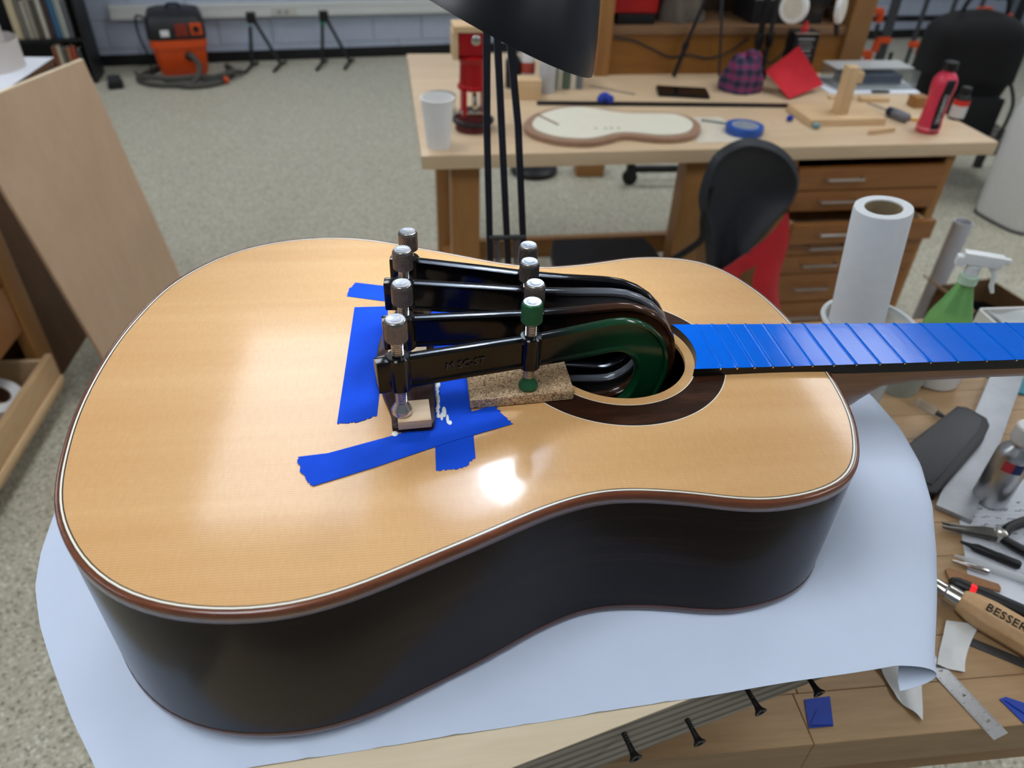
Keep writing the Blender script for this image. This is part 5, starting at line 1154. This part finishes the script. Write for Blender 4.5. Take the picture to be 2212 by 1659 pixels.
ob_ = MB(); ob_.bb((-1.80, 1.03, .09), (-1.25, 1.044, .200)); ob_.bb((-1.80, 1.650, .09), (-1.25, 1.664, .200)); ob_.bb((-1.80, 1.044, .09), (-1.25, 1.650, .098)); ob_.v = [p - Vector(LC.location) for p in ob_.v]; part(ob_, 'drawer_box', M_LIGHTWOOD, od)
wpart(MB().bb((-1.2295, 1.02, .108), (-1.222, 1.672, .128)), 'drawer_bead', M_LIGHTWOOD, LC, bevel=.001)
tw_ = thing('wide_tape_roll', 'thick white tape roll lying in the open drawer', 'tape roll', (-1.36, 1.50, .0985)); part(MB().shell([(.038, 0), (.075, 0), (.077, .003), (.077, .050), (.075, .053), (.038, .053)], 40, Matrix.Rotation(.5, 3, 'Y')).xf(Matrix.Translation((0, 0, .04))), 'tape', M_WHITE, tw_); part(MB().shell([(.0345, .001), (.0375, .001), (.0375, .052), (.0345, .052)], 36, Matrix.Rotation(.5, 3, 'Y')).xf(Matrix.Translation((0, 0, .04))), 'core', pm('brown_core', '6b4a34', .8), tw_)
# curls of white paper on the cabinet top behind the panel
def curl(c, r, h, a0, a1, label, tilt):
    Mx = Matrix.Rotation(tilt, 3, 'X') @ Matrix.Rotation(tilt * .5, 3, 'Y')
    mb = MB().grid(lambda u, v: Vector(c) + Mx @ Vector((r * (1 + .10 * u) * math.cos(a0 + (a1 - a0) * u), r * (1 + .10 * u) * math.sin(a0 + (a1 - a0) * u), h * v)), 40, 4)
    zmin = min(p.z for p in mb.v); mb.v = [p + Vector((0, 0, .9006 - zmin)) for p in mb.v]
    solo(mb, 'paper_curl', pm('warm_white_card', 'cbc4be', .7, var=.02), label, 'paper', 'white paper curls', solid=.001, recalc=False)
curl((-1.475, 2.415, 0), .072, .150, -1.0, -1.0 + 2 * PI * .96, 'taller closed white paper curl behind the plywood panel', .05)
curl((-1.470, 2.415, 0), .100, .090, -2.6, 1.6, 'wide open white paper curl wrapped around the taller curl', .02)
solo(MB().prism([(-1.66, 1.80), (-1.318, 1.80), (-1.318, 2.56), (-1.66, 2.56)], .9002, .9005), 'loose_sheet', MATS['white_sheets'], 'loose white sheet lying under the paper curls', 'paper')
# black bookshelf with books
BSO = wallp(-.022, 0, .335)
BSh = thing('bookshelf', 'tall black bookshelf against the back wall at the left', 'bookshelf', BSO, WA)
for x in (-.86, .0): part(MB().bb((x, -.15, 0), (x + .022, .15, 1.8)), 'side_panel', M_BLACK, BSh)
for z in (.04, .285, .60, .95, 1.3, 1.778): part(MB().bb((-.838, -.148, z), (0, .15, z + .022)), 'shelf', M_BLACK, BSh)
part(MB().bb((-.838, .142, .06), (0, .15, 1.778)), 'back', M_BLACK, BSh)
def shelf_book(x, w, h, z, col, label, tilt=0, dep=.20):
    m_ = pm('cover_' + col, col, .6, var=.08); b = MB().bb((0, 0, 0), (w, dep, h)); t = thing('book', label, 'book', BSO + RZ(WA) @ Vector((x, -.135, z)), WA, 'books on the black bookshelf')
    t.rotation_euler = (0, tilt, WA); part(b, 'cover', m_, t, bevel=.002); part(MB().bb((w * .15, .004, h), (w * .85, dep - .004, h + .001)), 'page_block', M_CREAM, t)
up = [('b9a98a', .045, .26), ('6a665c', .030, .28), ('a59f90', .022, .24), ('8d8778', .028, .27), ('4a453c', .030, .25), ('b4b0a2', .026, .26), ('3b2b25', .032, .27), ('2f5878', .036, .28), ('9aa39a', .014, .27), ('b5b7ae', .014, .26), ('55565a', .03, .24)]
upn = ['tan', 'dark olive', 'pale grey', 'khaki', 'dark umber', 'off-white', 'dark brown', 'blue', 'thin sage', 'thin light grey', 'slate']
x = -.412
for (c, w, h), n in zip(up, upn): shelf_book(x, w, h * 1.0, .3072, c, n + ' binder on the upper visible shelf of the black bookshelf'); x += w + .006
lo = [('8a4a2e', .018, .19), ('b0a690', .026, .20), ('5e5a50', .016, .18), ('9a6a4a', .022, .185), ('a0402c', .024, .19), ('3d4a44', .02, .17)]
lon = ['rust-brown', 'cream', 'grey-brown', 'copper', 'brick-red', 'dark green']
x = -.215
for (c, w, h), n in zip(lo, lon): shelf_book(x, w, h, .0622, c, n + ' book on the bottom shelf of the black bookshelf'); x += w + .010
# vacuum cleaner
VA = math.radians(14); VC = thing('vacuum_cleaner', 'orange and black workshop vacuum with coiled grey hose', 'vacuum', (-1.80, 5.72, 0), VA)
def rr(w, d, r=.05, n=6):
    out = []
    for sx, sy, a0 in ((1, 1, 0), (-1, 1, PI / 2), (-1, -1, PI), (1, -1, 1.5 * PI)):
        for k in range(n + 1): a = a0 + PI / 2 * k / n; out.append((sx * (w - r) + r * math.cos(a), sy * (d - r) + r * math.sin(a)))
    return out
def loft(levels, r=.05):
    mb = MB(); n = None
    for w, d, z, oy in levels:
        P_ = rr(w, d, r); n = len(P_); mb.v += [Vector((x, y + oy, z)) for x, y in P_]
    for k in range(len(levels) - 1):
        for i in range(n): mb.f.append((k * n + i, k * n + (i + 1) % n, (k + 1) * n + (i + 1) % n, (k + 1) * n + i))
    mb.f.append(tuple(range(n))[::-1]); mb.f.append(tuple(range((len(levels) - 1) * n, len(levels) * n))); return mb
part(loft([(.155, .155, .035, 0), (.165, .165, .05, 0), (.185, .18, .23, 0), (.195, .19, .232, 0), (.195, .19, .285, 0)]), 'tank', M_ORANGE, VC, ang=40)
HDv = part(loft([(.195, .19, .286, 0), (.200, .195, .30, 0), (.195, .190, .40, 0), (.175, .165, .445, .01), (.13, .12, .460, .02)]), 'motor_head', pm('vac_black', '15171a', .5), VC, ang=40)
part(MB().box((.04, -.194, .352), (.085, .010, .085)), 'switch_panel', pm('vac_dark_red', '7c2412', .5), HDv, bevel=.006); part(MB().box((.140, -.194, .356), (.080, .010, .082)), 'dial_panel', M_ORANGE, HDv, bevel=.006)
part(MB().lathe([(.022, 0), (.022, .014), (0, .015)], 20, frame_to((0, -1, 0)), (.140, -.1995, .356)), 'dial', M_BLACK, HDv); part(MB().box((-.075, -.1945, .335), (.058, .004, .042)), 'white_label', M_WHITE, HDv)
part(MB().tube(smooth_open([(-.03, .02, .455), (-.03, .02, .485), (.05, .02, .485), (.05, .02, .455)], 4), .009, 8), 'carry_handle', M_BLACK, HDv)
M_HOSE = pm('grey_hose', '47453f', .6)
def hose_mesh(pts, r=.019):
    P_ = smooth_open(pts, 10); return MB().tube(P_, [r * (1 + .10 * (k % 2)) for k in range(len(P_))], 10)
part(hose_mesh([(.06, -.175, .17), (.075, -.235, .185), (.11, -.27, .12), (.06, -.33, .035), (-.10, -.34, .022), (-.26, -.26, .022), (-.33, -.10, .022), (-.24, .08, .022), (-.16, .20, .022)]), 'hose', M_HOSE, VC)
part(hose_mesh([(-.14, -.27, .024), (.02, -.40, .022), (.22, -.36, .022), (.30, -.20, .022), (.34, -.06, .022), (.30, .10, .022)]), 'hose', M_HOSE, VC)
part(hose_mesh([(-.30, -.20, .058), (-.10, -.31, .058), (.08, -.30, .058), (.20, -.27, .040), (.33, -.24, .060), (.40, -.10, .022)]), 'hose', M_HOSE, VC)
part(MB().lathe([(.034, 0), (.034, .02), (.026, .024)], 20, frame_to((0, -1, .1)), (.06, -.165, .17)), 'hose_port', M_BLACK, VC); part(MB().tube([(.10, -.36, .03), (.26, -.33, .03)], [.026, .022], 12), 'hose_nozzle', M_BLACK, VC); part(MB().tube([(.262, -.33, .03), (.29, -.325, .03)], .024, 12), 'orange_collar', M_ORANGE, VC)
part(MB().tube(smooth_open([(-.19, .0, .40), (-.25, -.02, .42), (-.26, -.03, .30), (-.23, -.02, .12), (-.26, -.05, .02), (-.34, .02, .012), (-.36, .12, .010)], 6), .008, 8), 'power_cable', M_BLACK, VC)
for x in (-.13, .13):
    for y in (-.12, .12): part(MB().lathe([(.01, -.012), (.024, -.01), (.024, .01), (.01, .012)], 16, frame_to((1, 0, 0)), (x, y, .0255)), 'caster', M_BLACK, VC)
sf = thing('black_pedal', 'small black foot pedal on the floor beside the bookshelf', 'pedal', (-2.215, 5.395, 0), .3); part(MB().bb((-.05, -.07, 0), (.05, .07, .04)), 'base', M_BLACK, sf, bevel=.006); part(MB().box((0, 0, .055), (.085, .12, .016), Matrix.Rotation(.12, 3, 'X')), 'treadle', M_DARKGREY, sf, bevel=.004)
# folding stands
def fold_stand(x, y, rz, label, tint):
    t = thing('folding_stand', label, 'stand', (x, y, 0), rz, 'folding stands by the wall')
    part(MB().bb((-.035, -.028, .33), (.035, .028, .405)), 'hinge_head', M_BLACK, t, bevel=.006)
    for s in (-1, 1):
        L_ = part(MB().tube([(s * .012, 0, .36), (s * .052 if s < 0 else .165, 0, .03)], .013, 8), 'leg', pm('stand_leg', '1b211f', .5), t)
        ex = -.052 if s < 0 else .165
        part(MB().tube([(ex - .055, -.15, .012), (ex, 0, .028), (ex + .04, .12, .012)], .0115, 8), 'foot_bar', M_BLACK, L_)
    part(MB().bb((-.036, -.029, .315), (.0, .029, .3298)), 'coloured_tab', pm('tab_' + tint, tint, .5), t)
fold_stand(-1.285, 5.90, WA, 'black folding stand nearer the vacuum, with pale tab', '7fa6ad'); fold_stand(-.750, 5.98, WA, 'black folding stand farther from the vacuum, with green tab', '1f7a58')
# cable trunking on the wall
TK = thing('cable_trunking', 'long white cable trunking along the back wall', 'trunking', wallp(.12, .335, .012), WA)
part(MB().bb((0, -.055, 0), (6.0, -.001, .062)), 'body', pm('trunk_white', 'c9ccc8', .5, var=.02), TK, bevel=.004); part(MB().bb((0, -.058, .0625), (6.0, -.001, .098)), 'lid', MATS['trunk_white'], TK, bevel=.004)
SK_ = part(MB().bb((1.16, -.0605, .004), (1.36, -.0552, .060)), 'outlet_plate', pm('outlet_cream', 'bdbdb4', .5), TK, bevel=.002)
for k in range(2): part(MB().lathe([(.016, 0), (.016, .003), (0, .0032)], 20, frame_to((0, -1, 0)), (1.225 + k * .055, -.0606, .032)), 'socket', M_GREY, SK_)
